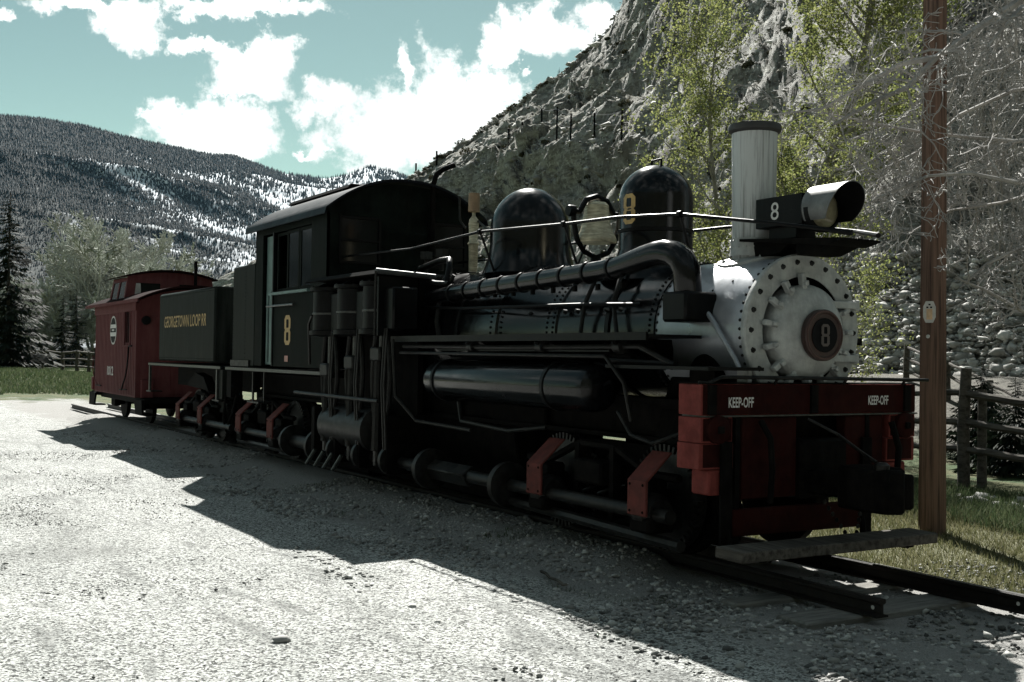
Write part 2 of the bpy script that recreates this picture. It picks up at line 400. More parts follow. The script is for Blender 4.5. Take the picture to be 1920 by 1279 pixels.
def bank_z(x, y):
    """low shoulder of ballast against the near rail"""
    x = np.asarray(x, float); y = np.asarray(y, float)
    prof = np.interp(y, [-1.75, -1.25, -.9, -.56, -.52, -.44, -.40, -.2, .2, .38], [-.10, -.01, .06, .085, .06, .06, .07, .075, .06, -.03])
    return (prof+.10)*sstep(-1.55, -2.5, x)*sstep(-26.5, -24, x)-.10
def surf_z(x, y): return np.maximum(ground_z(x, y), bank_z(x, y))
def gravel_mat():
    m = bpy.data.materials.new('gravel_and_grass_ground'); m.use_nodes = True
    t = m.node_tree; b = t.nodes['Principled BSDF']; N = t.nodes.new; L = t.links.new
    def math_(op, a, b_=None, clamp=False):
        n = N('ShaderNodeMath'); n.operation = op; n.use_clamp = clamp
        for i, v in enumerate((a, b_)):
            if v is None: continue
            if isinstance(v, (int, float)): n.inputs[i].default_value = v
            else: L(v, n.inputs[i])
        return n.outputs[0]
    def noise(s, d=5, r=.6):
        n = N('ShaderNodeTexNoise'); n.inputs['Scale'].default_value = s; n.inputs['Detail'].default_value = d; n.inputs['Roughness'].default_value = r
        L(geo.outputs['Position'], n.inputs['Vector']); return n.outputs['Fac']
    def rng(v, a, b_, c=0, d=1):
        n = N('ShaderNodeMapRange'); n.interpolation_type = 'SMOOTHSTEP'; L(v, n.inputs[0])
        for i, q in enumerate((a, b_, c, d)): n.inputs[i+1].default_value = q
        return n.outputs[0]
    def mix(f, a, c):
        n = N('ShaderNodeMix'); n.data_type = 'RGBA'; L(f, n.inputs[0])
        for i, v in ((6, a), (7, c)):
            if isinstance(v, tuple): n.inputs[i].default_value = (*v, 1)
            else: L(v, n.inputs[i])
        return n.outputs[2]
    geo = N('ShaderNodeNewGeometry')
    sp = N('ShaderNodeSeparateXYZ'); L(geo.outputs['Position'], sp.inputs[0])
    X, Y = sp.outputs[0], sp.outputs[1]
    fine = noise(130, 4, .7); mid = noise(14, 5, .6); big = noise(1.1, 5, .6); wob = noise(.8, 4, .6)
    vor = N('ShaderNodeTexVoronoi'); vor.inputs['Scale'].default_value = 55; L(geo.outputs['Position'], vor.inputs['Vector'])
    v2 = N('ShaderNodeTexVoronoi'); v2.inputs['Scale'].default_value = 95; L(geo.outputs['Position'], v2.inputs['Vector'])
    sx1 = N('ShaderNodeSeparateColor'); L(vor.outputs['Color'], sx1.inputs[0]); sx2 = N('ShaderNodeSeparateColor'); L(v2.outputs['Color'], sx2.inputs[0])
    base = mix(rng(big, .36, .64), (.44, .455, .44), (.56, .575, .555))
    base = mix(math_('MULTIPLY', rng(sx1.outputs[0], .50, .92), .95), base, (.06, .063, .06))
    base = mix(math_('MULTIPLY', rng(sx2.outputs[1], .48, .95), .9), base, (.04, .042, .04))
    base = mix(math_('MULTIPLY', rng(sx2.outputs[0], .70, .98), .8), base, (.42, .425, .40))
    base = mix(math_('MULTIPLY', rng(mid, .54, .74), .55), base, (.14, .145, .138))
    # darker trodden patches and wheel scuffs
    smp = N('ShaderNodeMapping'); L(geo.outputs['Position'], smp.inputs[0]); smp.inputs['Rotation'].default_value = (0, 0, .5); smp.inputs['Scale'].default_value = (.55, 2.6, 1)
    sn_ = N('ShaderNodeTexNoise'); sn_.inputs['Scale'].default_value = 1.1; sn_.inputs['Detail'].default_value = 5; sn_.inputs['Distortion'].default_value = 1.2; L(smp.outputs[0], sn_.inputs['Vector'])
    base = mix(math_('MULTIPLY', rng(sn_.outputs['Fac'], .56, .70), .55), base, (.12, .125, .12))
    scuff = noise(.55, 3, .5)
    base = mix(math_('MULTIPLY', rng(scuff, .55, .70), .5), base, (.13, .135, .128))
    # ballast dirt under the track
    yy = math_('ADD', Y, math_('MULTIPLY', math_('SUBTRACT', wob, .5), 1.6))
    bal = math_('MULTIPLY', rng(yy, -2.1, -1.4), rng(X, -40, -30))
    base = mix(bal, base, mix(rng(fine, .4, .7), (.30, .297, .285), (.14, .138, .13)))
    # grass beyond the track and at the far end of the lot
    gm = math_('MULTIPLY', rng(yy, .65, 1.25), rng(X, .6, -.6))
    gm2 = rng(math_('ADD', X, math_('MULTIPLY', math_('SUBTRACT', wob, .5), 14.0)), -33.5, -36.5)
    gm3 = rng(yy, 2.6, 4.0)
    gmask = math_('MAXIMUM', math_('MAXIMUM', gm, gm2), gm3)
    gcol = mix(rng(big, .42, .60), (0.0935, 0.09625, 0.04675), (0.04125, 0.06875, 0.02475))
    gcol = mix(rng(fine, .45, .75), gcol, (0.0275, 0.0385, 0.0165))
    dry = math_('MULTIPLY', rng(X, -9, -5), rng(Y, 4.6, 3.2))
    gcol = mix(dry, gcol, mix(rng(mid, .4, .65), (0.1485, 0.1458, 0.0935), (0.0935, 0.099, 0.0495)))
    # bare earth and stones towards the foot of the hill
    foot = rng(math_('ADD', math_('MULTIPLY', X, .2135), math_('MULTIPLY', Y, .977)), 7.6, 9.6)
    foot = math_('MULTIPLY', foot, rng(X, -60, -40))
    gcol = mix(foot, gcol, mix(rng(mid, .4, .65), (0.132, 0.1265, 0.11), (0.066, 0.06325, 0.055)))
    col = mix(gmask, base, gcol)
    L(col, b.inputs['Base Color'])
    b.inputs['Roughness'].default_value = .95; b.inputs['Specular IOR Level'].default_value = .15
    bp = N('ShaderNodeBump'); bp.inputs['Strength'].default_value = .85; bp.inputs['Distance'].default_value = .03
    hsum = math_('ADD', math_('MULTIPLY', fine, .6), math_('ADD', math_('MULTIPLY', mid, .8), math_('MULTIPLY', vor.outputs['Distance'], .5)))
    L(hsum, bp.inputs['Height']); L(bp.outputs[0], b.inputs['Normal'])
    return m
GROUND = gravel_mat()

# ground: one sheet, fine near the camera, reaching the horizon
def make_ground():
    ang = np.radians(np.concatenate([np.arange(-180, -34, 4), np.arange(-34, 34, .35), np.arange(34, 180, 4)]))
    rad = np.concatenate([[0.05], np.geomspace(1.5, 60, 150), np.geomspace(66, 9000, 46)])
    A, R = np.meshgrid(ang, rad)
    x = CX+R*(cos(0)*FWD[0]*np.cos(A)+RGT[0]*np.sin(A)); y = CY+R*(FWD[1]*np.cos(A)+RGT[1]*np.sin(A))
    z = ground_z(x, y)
    P = np.stack([x.ravel(), y.ravel(), np.zeros(x.size)], 1)
    near = np.exp(-R.ravel()/45)
    z = z.ravel()+near*((fbm(P*1.3, 4, 3)-.5)*.05+(fbm(P*7, 3, 5)-.5)*.014)
    V = np.stack([x.ravel(), y.ravel(), z], 1)
    nr, na = A.shape
    i = np.arange(nr-1)[:, None]; j = np.arange(na)[None, :]; j2 = (j+1) % na
    F = np.stack([i*na+j, i*na+j2, (i+1)*na+j2, (i+1)*na+j], -1).reshape(-1, 4)
    return npmesh('ground', V, F[:, ::-1], GROUND, True, 'structure')
make_ground()
def make_bank():
    xs = np.arange(-27, -1.2, .09); ys = np.concatenate([np.arange(-1.8, -.56, .07), [-.545, -.51, -.46, -.425], np.arange(-.38, .42, .08)])
    X_, Y_ = np.meshgrid(xs, ys)
    P = np.stack([X_.ravel(), Y_.ravel(), 0*X_.ravel()], 1)
    z = bank_z(X_, Y_).ravel()+(fbm(P*6, 4, 77)-.5)*.03
    V = np.stack([P[:, 0], P[:, 1], z], 1); nr, na = X_.shape
    i = np.arange(nr-1)[:, None]; j = np.arange(na-1)[None, :]
    F = np.stack([i*na+j, i*na+j+1, (i+1)*na+j+1, (i+1)*na+j], -1).reshape(-1, 4)
    npmesh('ballast_bank', V, F, GROUND, True, 'structure')
make_bank()

# ---- hillside
def hill_mat():
    m = bpy.data.materials.new('rocky_hillside'); m.use_nodes = True
    t = m.node_tree; b = t.nodes['Principled BSDF']; N = t.nodes.new; L = t.links.new
    geo = N('ShaderNodeNewGeometry')
    def noise(s, d=6, r=.62, st=None):
        n = N('ShaderNodeTexNoise'); n.inputs['Scale'].default_value = s; n.inputs['Detail'].default_value = d; n.inputs['Roughness'].default_value = r
        mp = N('ShaderNodeMapping'); L(geo.outputs['Position'], mp.inputs[0])
        if st: mp.inputs['Scale'].default_value = st
        L(mp.outputs[0], n.inputs['Vector']); return n.outputs['Fac']
    def rng(v, a, b_, c=0, d=1):
        n = N('ShaderNodeMapRange'); n.interpolation_type = 'SMOOTHSTEP'; L(v, n.inputs[0])
        for i, q in enumerate((a, b_, c, d)): n.inputs[i+1].default_value = q
        return n.outputs[0]
    def mix(f, a, c):
        n = N('ShaderNodeMix'); n.data_type = 'RGBA'; L(f, n.inputs[0])
        for i, v in ((6, a), (7, c)):
            if isinstance(v, tuple): n.inputs[i].default_value = (*v, 1)
            else: L(v, n.inputs[i])
        return n.outputs[2]
    sp = N('ShaderNodeSeparateXYZ'); L(geo.outputs['Normal'], sp.inputs[0])
    big = noise(.12); mid = noise(.9, 8, .7); fine = noise(3.2, 8, .72); strat = noise(1.2, 5, .6, (.5, .5, 2.5))
    soil = mix(rng(mid, .4, .62), (0.2146, 0.2108, 0.1823), (0.1177, 0.1235, 0.09626))
    soil = mix(rng(fine, .48, .60), soil, (0.3254, 0.327, 0.2916))
    rock = mix(rng(strat, .4, .6), (0.2077, 0.2033, 0.1897), (0.4153, 0.4141, 0.3792))
    rock = mix(rng(fine, .50, .62), rock, (0.5813, 0.5956, 0.5617))
    rock = mix(rng(big, .5, .66), rock, (0.1801, 0.1669, 0.1531))
    isrock = rng(sp.outputs[2], .80, .62)
    col = mix(isrock, soil, rock)
    L(col, b.inputs['Base Color']); b.inputs['Roughness'].default_value = .95; b.inputs['Specular IOR Level'].default_value = .2
    bp = N('ShaderNodeBump'); bp.inputs['Strength'].default_value = 1.0; bp.inputs['Distance'].default_value = .8
    a = N('ShaderNodeMath'); a.operation = 'ADD'; L(mid, a.inputs[0]); 
    f3 = N('ShaderNodeMath'); f3.operation = 'MULTIPLY'; f3.inputs[1].default_value = .5; L(fine, f3.inputs[0]); L(f3.outputs[0], a.inputs[1])
    L(a.outputs[0], bp.inputs['Height']); L(bp.outputs[0], b.inputs['Normal'])
    return m
HILLM = hill_mat()
def hill_profile(px):
    """polyline (d, z) of the slope on one bearing"""
    c = 1/math.hypot(1, (px-960)/FPX)
    d0 = float(hill_d0(px)); z0 = float(hill_z0(px))
    els = (hor(px)-float(tab(px, HILL_SIL)))/FPX
    els = max(els, .012)
    cl_ = float(tab(px, [(500, 0), (760, .6), (900, 1), (1180, 1), (1330, .3), (1420, 0)]))
    e1 = .135*cl_+.0
    pts = [(d0-3, z0-1.2), (d0, z0)]
    s_t = .42
    s_u = float(tab(px, [(385, .5), (745, .62), (1150, .66), (1400, .72), (1700, .8), (4500, .8)]))
    els = min(els, s_u*.86)
    def meet(d, z, s, e):      # where z+s*(D-d) = CZ + e*D
        return (CZ - z + s*d)/(s-e)
    d, z = pts[-1]
    def go(s, e):
        nonlocal d, z
        D = max(meet(d, z, s, e), d+.02)
        z = z+s*(D-d); d = D; pts.append((d, z))
    go(s_t+(s_u-s_t)*(1-cl_), min(.125, els*.7))
    go(s_u+(2.6-s_u)*cl_, min(.172, els*.86))
    go(.42+(s_u-.42)*(1-cl_), min(.21, els*.95))
    D = meet(d, z, s_u, els)
    if D > d: z = z+s_u*(D-d); d = D; pts.append((d, z))
    pts.append((d*1.12, z+.10*d*max(els-.02, 0)))
    pts.append((d*1.5, z*1.02)); pts.append((d*2.2, z*.75))
    return pts
def make_hill():
    pxs = np.concatenate([np.arange(210, 700, 9), np.arange(700, 2000, 4.2), np.geomspace(2000, 4400, 60)])
    nrow = 300
    D = np.zeros((nrow, len(pxs))); Z = np.zeros_like(D)
    for k, px in enumerate(pxs):
        p = np.array(hill_profile(px))
        # spread rows evenly as seen along the slope
        dd = np.diff(p[:, 0]); dz = np.diff(p[:, 1]); ln = np.hypot(dd, dz)/p[1:, 0]
        ln[-2:] *= .25
        cum = np.concatenate([[0], np.cumsum(ln)])
        q = np.linspace(0, cum[-1], nrow)
        D[:, k] = np.interp(q, cum, p[:, 0]); Z[:, k] = np.interp(q, cum, p[:, 1])
    PX = np.broadcast_to(pxs, D.shape)
    x = CX+D*(FWD[0]+(PX-960)/FPX*RGT[0]); y = CY+D*(FWD[1]+(PX-960)/FPX*RGT[1])
    P = np.stack([x.ravel(), y.ravel(), Z.ravel()], 1)
    d = D.ravel(); amp = sstep(0, 7, (D-hill_d0(PX))).ravel()
    big = fbm(P*np.array([.05, .05, .03]), 4, 11, ridge=True)-.5
    mid = fbm(P*np.array([.22, .22, .14]), 5, 21, ridge=True)-.5
    fin = fbm(P*np.array([.8, .8, .9]), 5, 31, .6, ridge=True)-.55
    strat = np.abs(((P[:, 2]*.55+fbm(P*.08, 3, 41)*6) % 1)-.5)-.25
    along = P[:, 0]*-.977+P[:, 1]*.2135
    def ledge(lam, tilt, seed, A):
        ph = (P[:, 2]+along*tilt+(fbm(P*(.45/lam), 4, seed)-.5)*lam*2.2)/lam
        fr_ = ph-np.floor(ph); saw = np.where(fr_ < .8, fr_/.8, (1-fr_)/.2)-.5
        msk = sstep(.42, .60, fbm(P*(.28/lam), 3, seed+5))
        return saw*A*msk
    led = ledge(6.5, .35, 141, 2.6)*np.clip((d-30)/40, 0, 1.3)+ledge(2.4, .25, 151, 1.0)*np.clip((d-22)/40, .15, 1.2)
    wrp = np.stack([fbm(P*.25, 3, 301), fbm(P*.25, 3, 302), fbm(P*.25, 3, 303)], 1)*3.0
    Q_ = np.stack([along*.55+P[:, 2]*.45, P[:, 0]*.2135+P[:, 1]*.977, P[:, 2]*.9-along*.35], 1)+wrp
    v1, g1 = worley(Q_/np.array([5.2, 4.0, 3.0]), 5); v2_, g2 = worley(Q_/np.array([1.9, 1.5, 1.05]), 6)
    rocky = sstep(.40, .58, fbm(P*.045, 4, 311))*.75+.25
    blk = ((v1-.5)*2.1-np.exp(-g1*9)*.8)*np.clip((d-30)/45, .05, 1.2)*rocky+((v2_-.5)*1.25-np.exp(-g2*8)*.35)*np.clip((d-20)/45, .12, 1.3)*rocky
    top = np.array([max(q[1] for q in hill_profile(p)) for p in pxs]); calm = 1-.6*sstep(.72, .97, Z/np.maximum(top[None, :], .1)).ravel()
    disp = calm*amp*(blk+led*.6+big*5.5*np.clip(d/90, .25, 1.3)+mid*1.7*np.clip((d-18)/65, .16, 1.2)+fin*.7*np.clip((d-22)/45, .10, 1.5)+strat*.9)
    nx = -(FWD[0]*.75+RGT[0]*.2); ny = -(FWD[1]*.75+RGT[1]*.2)
    P[:, 0] += nx*disp; P[:, 1] += ny*disp; P[:, 2] += .45*disp
    nr, na = D.shape
    i = np.arange(nr-1)[:, None]; j = np.arange(na-1)[None, :]
    F = np.stack([i*na+j, i*na+j+1, (i+1)*na+j+1, (i+1)*na+j], -1).reshape(-1, 4)
    npmesh('hillside', P, F, HILLM, False, 'structure')
    return P.reshape(nr, na, 3), pxs
HP, HPX = make_hill()
def hill_at(px, frac_y):      # point of the hill surface seen near photograph column px, row y
    k = int(np.argmin(abs(HPX-px)))
    c = HP[:, k]; f = (c[:, 0]-CX)*FWD[0]+(c[:, 1]-CY)*FWD[1]
    row = hor(px)-(c[:, 2]-CZ)/f*FPX
    i = int(np.argmin(abs(row-frac_y)))
    return c[i]

# ---- rocks: angular stones merged into one mesh
ICO_V = []; 
def _ico():
    t = (1+5**.5)/2
    v = np.array([(-1, t, 0), (1, t, 0), (-1, -t, 0), (1, -t, 0), (0, -1, t), (0, 1, t), (0, -1, -t), (0, 1, -t), (t, 0, -1), (t, 0, 1), (-t, 0, -1), (-t, 0, 1)], float)
    v /= np.linalg.norm(v[0])
    f = np.array([(0, 11, 5), (0, 5, 1), (0, 1, 7), (0, 7, 10), (0, 10, 11), (1, 5, 9), (5, 11, 4), (11, 10, 2), (10, 7, 6), (7, 1, 8), (3, 9, 4), (3, 4, 2), (3, 2, 6), (3, 6, 8), (3, 8, 9), (4, 9, 5), (2, 4, 11), (6, 2, 10), (8, 6, 7), (9, 8, 1)])
    return v, f
ICO = _ico()
OCT = (np.array([(1, 0, 0), (-1, 0, 0), (0, 1, 0), (0, -1, 0), (0, 0, 1), (0, 0, -1)], float), np.array([(0, 2, 4), (2, 1, 4), (1, 3, 4), (3, 0, 4), (2, 0, 5), (1, 2, 5), (3, 1, 5), (0, 3, 5)]))
def stones(name, C, S, mat_, flat=(.75, .55), jit=.28, base=ICO, kind='stuff'):
    n = len(C); bv, bf = base; k = len(bv)
    sc3 = np.stack([np.ones(n), NP.uniform(flat[0], 1, n), NP.uniform(flat[1]*.75, flat[1]*1.3, n)], 1)*S[:, None]
    V = bv[None]*(1+NP.uniform(-jit, jit, (n, k, 1)))
    V = V*sc3[:, None, :]
    a = NP.uniform(0, 2*pi, n); tl = NP.normal(0, .25, n)
    ct, st = np.cos(tl), np.sin(tl)
    x = V[..., 0]*ct[:, None]+V[..., 2]*st[:, None]; z = -V[..., 0]*st[:, None]+V[..., 2]*ct[:, None]; y = V[..., 1]
    ca, sa = np.cos(a)[:, None], np.sin(a)[:, None]
    W = np.stack([x*ca-y*sa, x*sa+y*ca, z], -1)+C[:, None, :]
    F = bf[None]+(np.arange(n)*k)[:, None, None]
    return npmesh(name, W.reshape(-1, 3), F.reshape(-1, 3), mat_, False, kind)
def stone_mat(name, a, b_, c_):
    m = bpy.data.materials.new(name); m.use_nodes = True
    t = m.node_tree; bs = t.nodes['Principled BSDF']; N = t.nodes.new; L = t.links.new
    g = N('ShaderNodeNewGeometry'); cr = N('ShaderNodeValToRGB'); L(g.outputs['Random Per Island'], cr.inputs[0])
    cr.color_ramp.elements[0].color = (*a, 1); cr.color_ramp.elements[1].color = (*c_, 1)
    e = cr.color_ramp.elements.new(.55); e.color = (*b_, 1)
    n = N('ShaderNodeTexNoise'); n.inputs['Scale'].default_value = 9; n.inputs['Detail'].default_value = 5; L(g.outputs['Position'], n.inputs['Vector'])
    mx = N('ShaderNodeMix'); mx.data_type = 'RGBA'; mx.blend_type = 'MULTIPLY'; mx.inputs[0].default_value = .5
    L(cr.outputs[0], mx.inputs[6]); L(n.outputs['Fac'], mx.inputs[7]); L(mx.outputs[2], bs.inputs['Base Color'])
    bs.inputs['Roughness'].default_value = .9
    return m
SCREE = stone_mat('scree_stone', (0.2008, 0.1977, 0.1795), (0.4016, 0.3955, 0.3703), (0.6916, 0.6893, 0.6508))
BALL = stone_mat('ballast_stone', (.15, .15, .145), (.34, .34, .325), (.58, .58, .55))
PEBB = stone_mat('pebble_stone', (.06, .062, .06), (.20, .205, .195), (.42, .425, .40))
def surf_points(n, px0, px1, y0, y1, dens=None):
    px = NP.uniform(px0, px1, n); yy = NP.uniform(y0, y1, n)
    out_ = []
    for a, b_ in zip(px, yy):
        out_.append(hill_at(a, b_))
    return np.array(out_)
# loose scree under the hill, right of the smokebox
C = surf_points(6500, 1500, 1990, 480, 712); f = (C[:, 0]-CX)*FWD[0]+(C[:, 1]-CY)*FWD[1]
S = np.clip(NP.lognormal(math.log(.085), .5, len(C)), .03, .34)
stones('scree_stones', C+np.array([0, 0, .03])+NP.normal(0, .12, C.shape)*np.array([1, 1, .3]), S, SCREE, flat=(.6, .5), jit=.45)
C = surf_points(34000, 560, 1990, -10, 600); f = (C[:, 0]-CX)*FWD[0]+(C[:, 1]-CY)*FWD[1]
S = np.clip(NP.lognormal(math.log(.00105), .6, len(C))*f, .03, .75)
stones('hillside_boulders', C+NP.normal(0, .15, C.shape), S, SCREE, flat=(.55, .42), jit=.4, base=OCT)

# ---- far mountain with forest and snow
MT_SIL = [(-2600, 330), (-1200, 180), (-400, 205), (0, 216), (70, 223), (150, 236), (230, 258), (300, 272), (370, 286), (440, 296), (500, 315), (560, 327), (610, 331), (650, 323), (690, 314), (730, 324), (800, 350), (1000, 420), (1300, 520)]
def snow_mat():
    m = bpy.data.materials.new('snowy_mountain'); m.use_nodes = True
    t = m.node_tree; b = t.nodes['Principled BSDF']; N = t.nodes.new; L = t.links.new
    g = N('ShaderNodeNewGeometry'); at = N('ShaderNodeAttribute'); at.attribute_name = 'snow'
    n = N('ShaderNodeTexNoise'); n.inputs['Scale'].default_value = .035; n.inputs['Detail'].default_value = 8; L(g.outputs['Position'], n.inputs['Vector'])
    ad = N('ShaderNodeMath'); ad.operation = 'ADD'; L(at.outputs['Fac'], ad.inputs[0]); L(n.outputs['Fac'], ad.inputs[1])
    mr = N('ShaderNodeMapRange'); L(ad.outputs[0], mr.inputs[0]); mr.inputs[1].default_value = .78; mr.inputs[2].default_value = 1.0
    mx = N('ShaderNodeMix'); mx.data_type = 'RGBA'; L(mr.outputs[0], mx.inputs[0])
    mx.inputs[6].default_value = (.014, .02, .019, 1); mx.inputs[7].default_value = (.52, .56, .60, 1)
    L(mx.outputs[2], b.inputs['Base Color']); b.inputs['Roughness'].default_value = .95; b.inputs['Specular IOR Level'].default_value = .1
    return m
def snow_field(P, px, rel):
    """how open and snowy the forest is, from place on the mountain"""
    n = fbm(P*np.array([.0032, .0032, .002]), 4, 61)
    side = sstep(20, 430, px)*.50+sstep(400, 560, px)*.12
    band = np.exp(-((rel-.78)/.22)**2)*.10-np.exp(-((rel-.2)/.28)**2)*.13
    return np.clip((n-.5)*1.3+.07+side+band, 0, 1)
def make_mountain():
    pxs = np.concatenate([np.linspace(-2600, -100, 40), np.linspace(-90, 1300, 230)])
    rows = 120
    q = np.linspace(0, 1.25, rows)
    PX, Q = np.meshgrid(pxs, q)
    dr = tab(PX, [(-2600, 2600), (0, 2300), (300, 2500), (560, 3100), (690, 3500), (1300, 3800)])
    D = 650+(dr-650)*Q
    els = (hor(PX)-tab(PX, MT_SIL))/FPX
    zr = els*dr+CZ
    Z = np.where(Q <= 1, zr*(.16*Q+.84*Q**1.35), zr*(1-(Q-1)*1.6))-4
    x = CX+D*(FWD[0]+(PX-960)/FPX*RGT[0]); y = CY+D*(FWD[1]+(PX-960)/FPX*RGT[1])
    P = np.stack([x.ravel(), y.ravel(), Z.ravel()], 1)
    amp = (np.clip(1-abs(Q-1)*1.0, 0, 1)*.35+np.clip(Q*(1-Q)*4, 0, 1)).ravel()
    disp = (fbm(P*np.array([.0018, .0018, .0006]), 5, 51, ridge=True)-.55)*300*amp
    nx = -FWD[0]; ny = -FWD[1]
    P[:, 0] += nx*disp; P[:, 1] += ny*disp; P[:, 2] += disp*.10
    nr, na = PX.shape
    i = np.arange(nr-1)[:, None]; j = np.arange(na-1)[None, :]
    F = np.stack([i*na+j, i*na+j+1, (i+1)*na+j+1, (i+1)*na+j], -1).reshape(-1, 4)
    o = npmesh('mountain', P, F, snow_mat(), True, 'structure')
    sn = snow_field(P, PX.ravel(), Q.ravel())
    a = o.data.attributes.new('snow', 'FLOAT', 'POINT'); a.data.foreach_set('value', sn.astype(np.float32))
    # forest: one conifer shape per tree, thinned where snow lies open
    Pg = P.reshape(nr, na, 3); Sg = sn.reshape(nr, na)
    n = 190000
    u = NP.uniform(0, 1, n)*(na-1-38)+38; v = np.sqrt(NP.uniform(0.0, 1, n))*(nr-1)*.815
    iu = u.astype(int); iv = v.astype(int); fu = (u-iu)[:, None]; fv = (v-iv)[:, None]
    iu1 = np.minimum(iu+1, na-1); iv1 = np.minimum(iv+1, nr-1)
    C = (Pg[iv, iu]*(1-fu)+Pg[iv, iu1]*fu)*(1-fv)+(Pg[iv1, iu]*(1-fu)+Pg[iv1, iu1]*fu)*fv
    s_ = Sg[iv, iu]+(fbm(C*np.array([.012, .012, .006]), 4, 71, .7)-.5)*1.1
    keep = NP.uniform(0, 1, n) > np.clip((s_-.22)*1.5, 0, .95)
    C = C[keep]; m = len(C)
    dd_ = np.hypot(C[:, 0]-CX, C[:, 1]-CY); h = dd_*NP.uniform(.0019, .0040, m); r = h*NP.uniform(.17, .26, m)
    a0 = NP.uniform(0, 2*pi, m)
    k = 4
    V = np.zeros((m, k+1, 3))
    for jj in range(k):
        V[:, jj, 0] = C[:, 0]+r*np.cos(a0+jj*2*pi/k); V[:, jj, 1] = C[:, 1]+r*np.sin(a0+jj*2*pi/k); V[:, jj, 2] = C[:, 2]-1
    V[:, k] = C; V[:, k, 2] += h
    bf = np.array([(jj, (jj+1) % k, k) for jj in range(k)])
    F = bf[None]+(np.arange(m)*(k+1))[:, None, None]
    fm = stone_mat('mountain_conifer', (.002, .0055, .0075), (.0033, .0075, .0095), (.005, .010, .011))
    o = npmesh('mountain_forest', V.reshape(-1, 3), F.reshape(-1, 3), fm, False, 'stuff')
    tag(o, 'dark conifer forest covering the snowy far mountain', 'forest')
make_mountain()

# ---- unseen valley side behind the camera, added to darken reflections and sky light
def make_unseen_hillside():
    ang = np.radians(np.linspace(72, 288, 150)); q = np.linspace(0, 1.3, 50)
    A, Q = np.meshgrid(ang, q)
    end = sstep(72, 100, np.degrees(A))*sstep(288, 260, np.degrees(A))
    R = 85+430*Q
    x = CX+R*(FWD[0]*np.cos(A)+RGT[0]*np.sin(A)); y = CY+R*(FWD[1]*np.cos(A)+RGT[1]*np.sin(A))
    P = np.stack([x.ravel(), y.ravel(), 0*x.ravel()], 1)
    z = (-.5+(215*np.where(Q < 1, Q**1.15, 1-(Q-1)*.5))*end).ravel()+(fbm(P*.02, 5, 91, ridge=True)-.5)*38*(np.clip(Q*3, 0, 1)*end).ravel()
    P[:, 2] = z; nr, na = A.shape
    i = np.arange(nr-1)[:, None]; j = np.arange(na-1)[None, :]
    F = np.stack([i*na+j, i*na+j+1, (i+1)*na+j+1, (i+1)*na+j], -1).reshape(-1, 4)
    npmesh('unseen_hillside', P, F, mat('unseen_wooded_slope', (.022, .030, .020), .95, col2=(.06, .058, .045), scale=.12, spec=.05, bump=1.0, bscale=.4, bdist=2.0), False, 'structure')
make_unseen_hillside()
# ------------------------------------------------------------------ lettering
def text_mesh(name, s, mat_, parent, height, width, place, bold=.0):
    """flat raised lettering; place(u, v, w) maps letter plane to world"""
    cu_ = bpy.data.curves.new(name, 'FONT'); cu_.body = s; cu_.size = 1; cu_.extrude = 0; cu_.offset = bold
    cu_.resolution_u = 3
    tmp = bpy.data.objects.new('tmp', cu_); COL.objects.link(tmp)
    dg = bpy.context.evaluated_depsgraph_get(); dg.update()
    me = bpy.data.meshes.new_from_object(tmp.evaluated_get(dg))
    bpy.data.objects.remove(tmp); bpy.data.curves.remove(cu_)
    v = np.array([tuple(q.co) for q in me.vertices]); mn = v.min(0); mx = v.max(0)
    sx = width/(mx[0]-mn[0]); sy = height/(mx[1]-mn[1])
    for q in me.vertices:
        q.co = Vector(place((q.co.x-mn[0])*sx-width/2, (q.co.y-mn[1])*sy-height/2))
    me.name = name; me.materials.clear(); me.materials.append(mat_)
    o = bpy.data.objects.new(name, me); COL.objects.link(o); setpar(o, parent)
    return o
def octo(w, h, c):                       # rectangle with cut corners
    return [(-w/2+c, -h/2), (w/2-c, -h/2), (w/2, -h/2+c), (w/2, h/2-c), (w/2-c, h/2), (-w/2+c, h/2), (-w/2, h/2-c), (-w/2, -h/2+c)]
def block8(name, mat_, parent, w, h, place):
    """varsity figure eight with two square counters, as thin plates round each counter"""
    mb = MB(); t = w*.30; c = w*.22; hw = w/2
    def quad(pts): mb.add([place(*p) for p in pts], [tuple(range(len(pts)))])
    for s, hh in ((1, h*.5), (-1, h*.5)):
        y0, y1 = (0, hh) if s > 0 else (-hh, 0)
        wi = hw-t; a0, a1 = y0+(t*.42 if s > 0 else t*.8), y1-(t*.8 if s > 0 else t*.42)
        co = c*1.0; ci = c*.55
        ot = [(-hw+ci, y0), (hw-ci, y0), (hw, y0+ci), (hw, y1-co), (hw-co, y1), (-hw+co, y1), (-hw, y1-co), (-hw, y0+ci)] if s > 0 else \
             [(-hw+co, y0), (hw-co, y0), (hw, y0+co), (hw, y1-ci), (hw-ci, y1), (-hw+ci, y1), (-hw, y1-ci), (-hw, y0+co)]
        k = .25*wi
        inn = [(-wi+k, a0), (wi-k, a0), (wi, a0+k), (wi, a1-k), (wi-k, a1), (-wi+k, a1), (-wi, a1-k), (-wi, a0+k)]
        for i in range(8):
            j = (i+1) % 8
            quad([ot[i], ot[j], inn[j], inn[i]])
    return mb.build(name, mat_, parent, smooth=0, fix=False)

def arc(c, r, a0, a1, n, plane='xz', fix=0):
    out_ = []
    for i in range(n+1):
        a = a0+(a1-a0)*i/n; p, q = c[0]+r*cos(a), c[1]+r*sin(a)
        out_.append((p, fix, q) if plane == 'xz' else ((fix, p, q) if plane == 'yz' else (p, q, fix)))
    return out_

